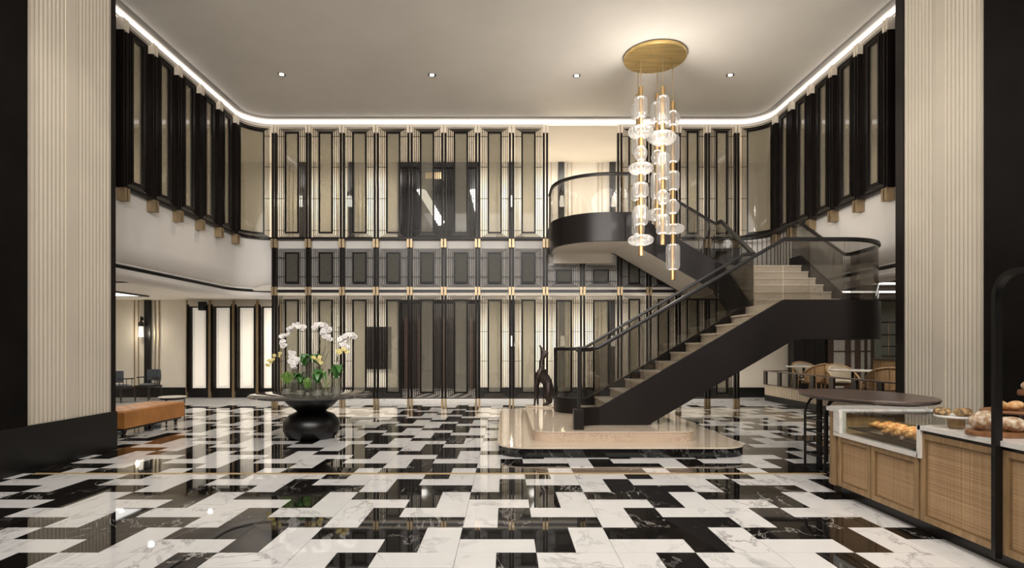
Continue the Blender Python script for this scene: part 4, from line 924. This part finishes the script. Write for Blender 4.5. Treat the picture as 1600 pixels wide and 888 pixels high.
fr = MB(); fr.box(CX - .02, CX + .05, 4.80, 6.03, .625, .665); fr.box(CX - .02, CX + .05, 5.92, 6.03, .66, .872); fr.box(CX - .02, CX + .05, 4.77, 4.81, .625, .90)
fr.build('marble_surround', M['top_marble'], ct)
def door(y0, y1, z0, z1):
    f = lambda u, d, z: (CX + d, u, z); o = rect(f, y0, y1, z0, z1, .045, -.0, .035).build('door', M['oak'], ct)
    rect(f, y0 + .045, y1 - .045, z0 + .045, z1 - .045, .016, .010, .035).build('bead', M['oak_dark'], o)
    MB().box(CX + .018, CX + .032, y0 + .05, y1 - .05, z0 + .05, z1 - .05).build('cane_panel', M['cane'], o)
door(5.452, 5.98, .11, .62); door(4.82, 5.438, .11, .62); door(4.03, 4.79, .11, .835); door(3.2, 4.0, .11, .835); door(2.42, 3.18, .11, .835)
vt = MB(); vt.box(CX + .0, CX + .008, 4.82, 5.90, .66, .885); vt.box(CX + .0, CB, 4.82, 5.92, .885, .893)
vt.build('display_glass', glass('display glass', (.86, .88, .86), .01, 1.45), ct)
MB().box(CX + .02, CB - .02, 4.82, 5.9, .632, .66).build('display_floor', M['steel'], ct); MB().box(CB - .03, CB, 4.80, 5.95, .63, .88).build('display_back', M['steel'], ct)
MB().box(CX + .05, CB - .1, 4.84, 5.89, .715, .728).build('display_shelf', M['steel'], ct)
light('display_light', 'AREA', (CX + .45, 5.35, .88), 2.2, (1, .86, .66), size=.5, size_y=.9)
fb = thing('black_arch_frame', 'tall black steel arch bolted to the counter front', 'frame', (CX - .03, 4.01, 0))
P = [(0, 0, .08), (0, 0, 1.90)] + [(0, -.16 + .16 * math.cos(a), 1.90 + .16 * math.sin(a)) for a in [PI / 2 * i / 8 for i in range(1, 9)]] + [(0, -1.4, 2.06)]
m_ = MB(); vs = []; fs = []
Pn = [Vector(p) for p in P]
for i, p in enumerate(Pn):
    tn = (Pn[min(i + 1, len(Pn) - 1)] - Pn[max(i - 1, 0)]).normalized(); nn = Vector((0, tn.z, -tn.y))
    for a, b in ((-.026, -.017), (.026, -.017), (.026, .017), (-.026, .017)): vs.append(p + Vector((a, 0, 0)) + nn * b)
for i in range(len(Pn) - 1):
    for k in range(4): fs.append((i * 4 + k, i * 4 + (k + 1) % 4, i * 4 + 4 + (k + 1) % 4, i * 4 + 4 + k))
fs += [(3, 2, 1, 0), tuple(len(vs) - 4 + k for k in range(4))]
m_.add(vs, fs).build('bar', M['steel'], fb)
MB().tube([(0, -1.4, .08), (0, -1.4, 2.06)], .02, 4).build('bar', M['steel'], fb)
for z in (.18, .52, .80): MB().ell((-.027, 0, z), (.004, .008, .008), 8, 5).build('bolt', M['rail'], fb)
# pastries in the display
def croissant_mesh():
    m = MB(); vs = []; pts = []; rs = []
    for i in range(29):
        t = i / 28; a = (t - .5) * 2.3; pts.append((.075 * math.sin(a), .075 * (1 - math.cos(a)) * .9, .028)); e = 1 - abs(2 * t - 1)
        rs.append(.006 + .030 * e ** .7 * (1 + .13 * abs(math.sin(t * 7 * PI))))
    m.tube(pts, rs, 10); m.v = [(x, y, max(.0, z)) for x, y, z in m.v]; return m.mesh('croissant', M['croissant'], True)
CR = croissant_mesh(); n_ = 0
for row, (xx, y0, y1, cnt, nm) in enumerate(((CX + .42, 5.82, 4.98, 8, 'back'), (CX + .30, 5.84, 5.05, 7, 'second'), (CX + .14, 5.40, 4.90, 5, 'front'))):
    for k in range(cnt):
        o = inst('croissant', CR, None, (xx + random.uniform(-.015, .015), y0 + (y1 - y0) * k / (cnt - 1), .729)); o.rotation_euler = (0, 0, random.uniform(-.5, .5) + (.0 if row < 2 else 1.2)); o.scale = (1.0, 1.0, 1.05)
        tag(o, 'golden croissant in the %s row of the display, %s from its far end' % (nm, ORD[k]), 'croissant', 'croissants in the display')
# bread on the counter
ZC = .90
cs = thing('cake_stand', 'white plate on a wooden foot holding seeded bagels', 'cake stand', (3.60, 4.60, ZC))
MB().lathe([(.045, 0), (.058, .012), (.058, .075), (.045, .086)], 24).build('foot', M['oak'], cs, True); MB().lathe([(.02, .086), (.14, .088), (.152, .098), (.15, .106), (.02, .10)], 40).build('plate', M['china'], cs, True)
def torus(R, r):
    m = MB(); vs = []; fs = []; n, k2 = 20, 10
    for i in range(n):
        a = 2 * PI * i / n
        for j in range(k2):
            b = 2 * PI * j / k2; q = R + r * math.cos(b); vs.append((q * math.cos(a), q * math.sin(a), r * math.sin(b) + r))
    for i in range(n):
        for j in range(k2): fs.append((i * k2 + j, ((i + 1) % n) * k2 + j, ((i + 1) % n) * k2 + (j + 1) % k2, i * k2 + (j + 1) % k2))
    m.add(vs, fs); return m.mesh('bagel', M['seed'], True)
BG = torus(.034, .026)
for k, (dx, dy) in enumerate(((-.088, .035), (0, -.058), (.086, .035))):
    o = inst('bagel', BG, None, (3.60 + dx, 4.60 + dy, ZC + .106)); o.rotation_euler = (.1, .1 * (k - 1), k); tag(o, 'seeded bagel on the white cake stand, %s from the left' % ORD[k], 'bagel', 'bagels on the cake stand')
bd = MB(); bd.lathe([(.02, 0), (.20, 0), (.205, .012), (.20, .032), (.02, .032)], 40, sx=1., sy=.8); o = bd.build('bread_board', M['board'], None, True, (3.62, 4.24, ZC)); tag(o, 'round chestnut board under two floured loaves', 'board')
o = MB().ell((0, 0, 0), (.088, .075, .062), 20, 12, Matrix.Rotation(-.6, 3, 'Y'), lambda p: 1 + .04 * math.sin(9 * p.x)).build('bread_loaf', M['loaf'], None, True, (3.535, 4.28, ZC + .107)); tag(o, 'floured round loaf leaning upright on the chestnut board', 'bread')
o = MB().ell((0, 0, 0), (.118, .075, .055), 20, 12, Matrix.Rotation(.15, 3, 'Y'), lambda p: 1 + .04 * math.sin(8 * p.x + 1)).build('bread_loaf', M['loaf'], None, True, (3.70, 4.20, ZC + .085)); tag(o, 'floured oval loaf lying on the chestnut board', 'bread')
ts = thing('tiered_stand', 'two tier dark wooden bread stand at the back of the counter', 'bread stand', (4.10, 4.50, ZC))
MB().lathe([(.10, 0), (.10, .015), (.05, .04), (.065, .10), (.08, .13), (.05, .135)], 28).build('foot', M['walnut'], ts, True)
MB().lathe([(.02, .135), (.34, .138), (.35, .15), (.34, .158), (.02, .155)], 44, sx=1, sy=.7).build('lower_tray', M['board'], ts, True)
MB().lathe([(.04, .155), (.05, .18), (.035, .22), (.06, .265), (.03, .27)], 20, (.12, 0, 0)).build('stem', M['walnut'], ts, True)
MB().lathe([(.02, .27), (.18, .27), (.185, .285), (.18, .31), (.02, .31)], 36, (.12, 0, 0), sy=.8).build('upper_tray', M['board'], ts, True)
for k, (dx, dy, a) in enumerate(((-.25, -.02, .4), (-.165, -.05, -.2), (-.065, -.11, .1), (.03, -.15, 0), (.12, -.16, 0), (.22, -.13, .1))):
    o = MB().ell((0, 0, 0), (.062, .05, .036), 16, 10, Matrix.Rotation(a, 3, 'Y')).build('bread_roll', M['roll'], None, True, (4.10 + dx, 4.50 + dy, ZC + .197)); tag(o, 'smooth golden roll on the lower tray of the bread stand, %s from the left' % ORD[k], 'bread roll', 'rolls on the bread stand')
o = MB().ell((0, 0, 0), (.075, .06, .062), 16, 10, None, lambda p: 1 + .05 * math.sin(7 * p.x) * math.cos(6 * p.z)).build('bread_loaf', M['seed'], None, True, (4.17, 4.52, ZC + .372)); tag(o, 'seeded round loaf on the upper tray of the bread stand', 'bread')
o = MB().ell((0, 0, 0), (.04, .04, .035), 14, 8).build('bread_roll', M['loaf'], None, True, (4.075, 4.5, ZC + .346)); tag(o, 'pale floured roll at the left of the upper tray', 'bread roll')
o = inst('croissant', CR, None, (4.22, 4.40, ZC + .311)); o.rotation_euler = (0, 0, .3); tag(o, 'golden croissant at the front of the upper tray', 'croissant')
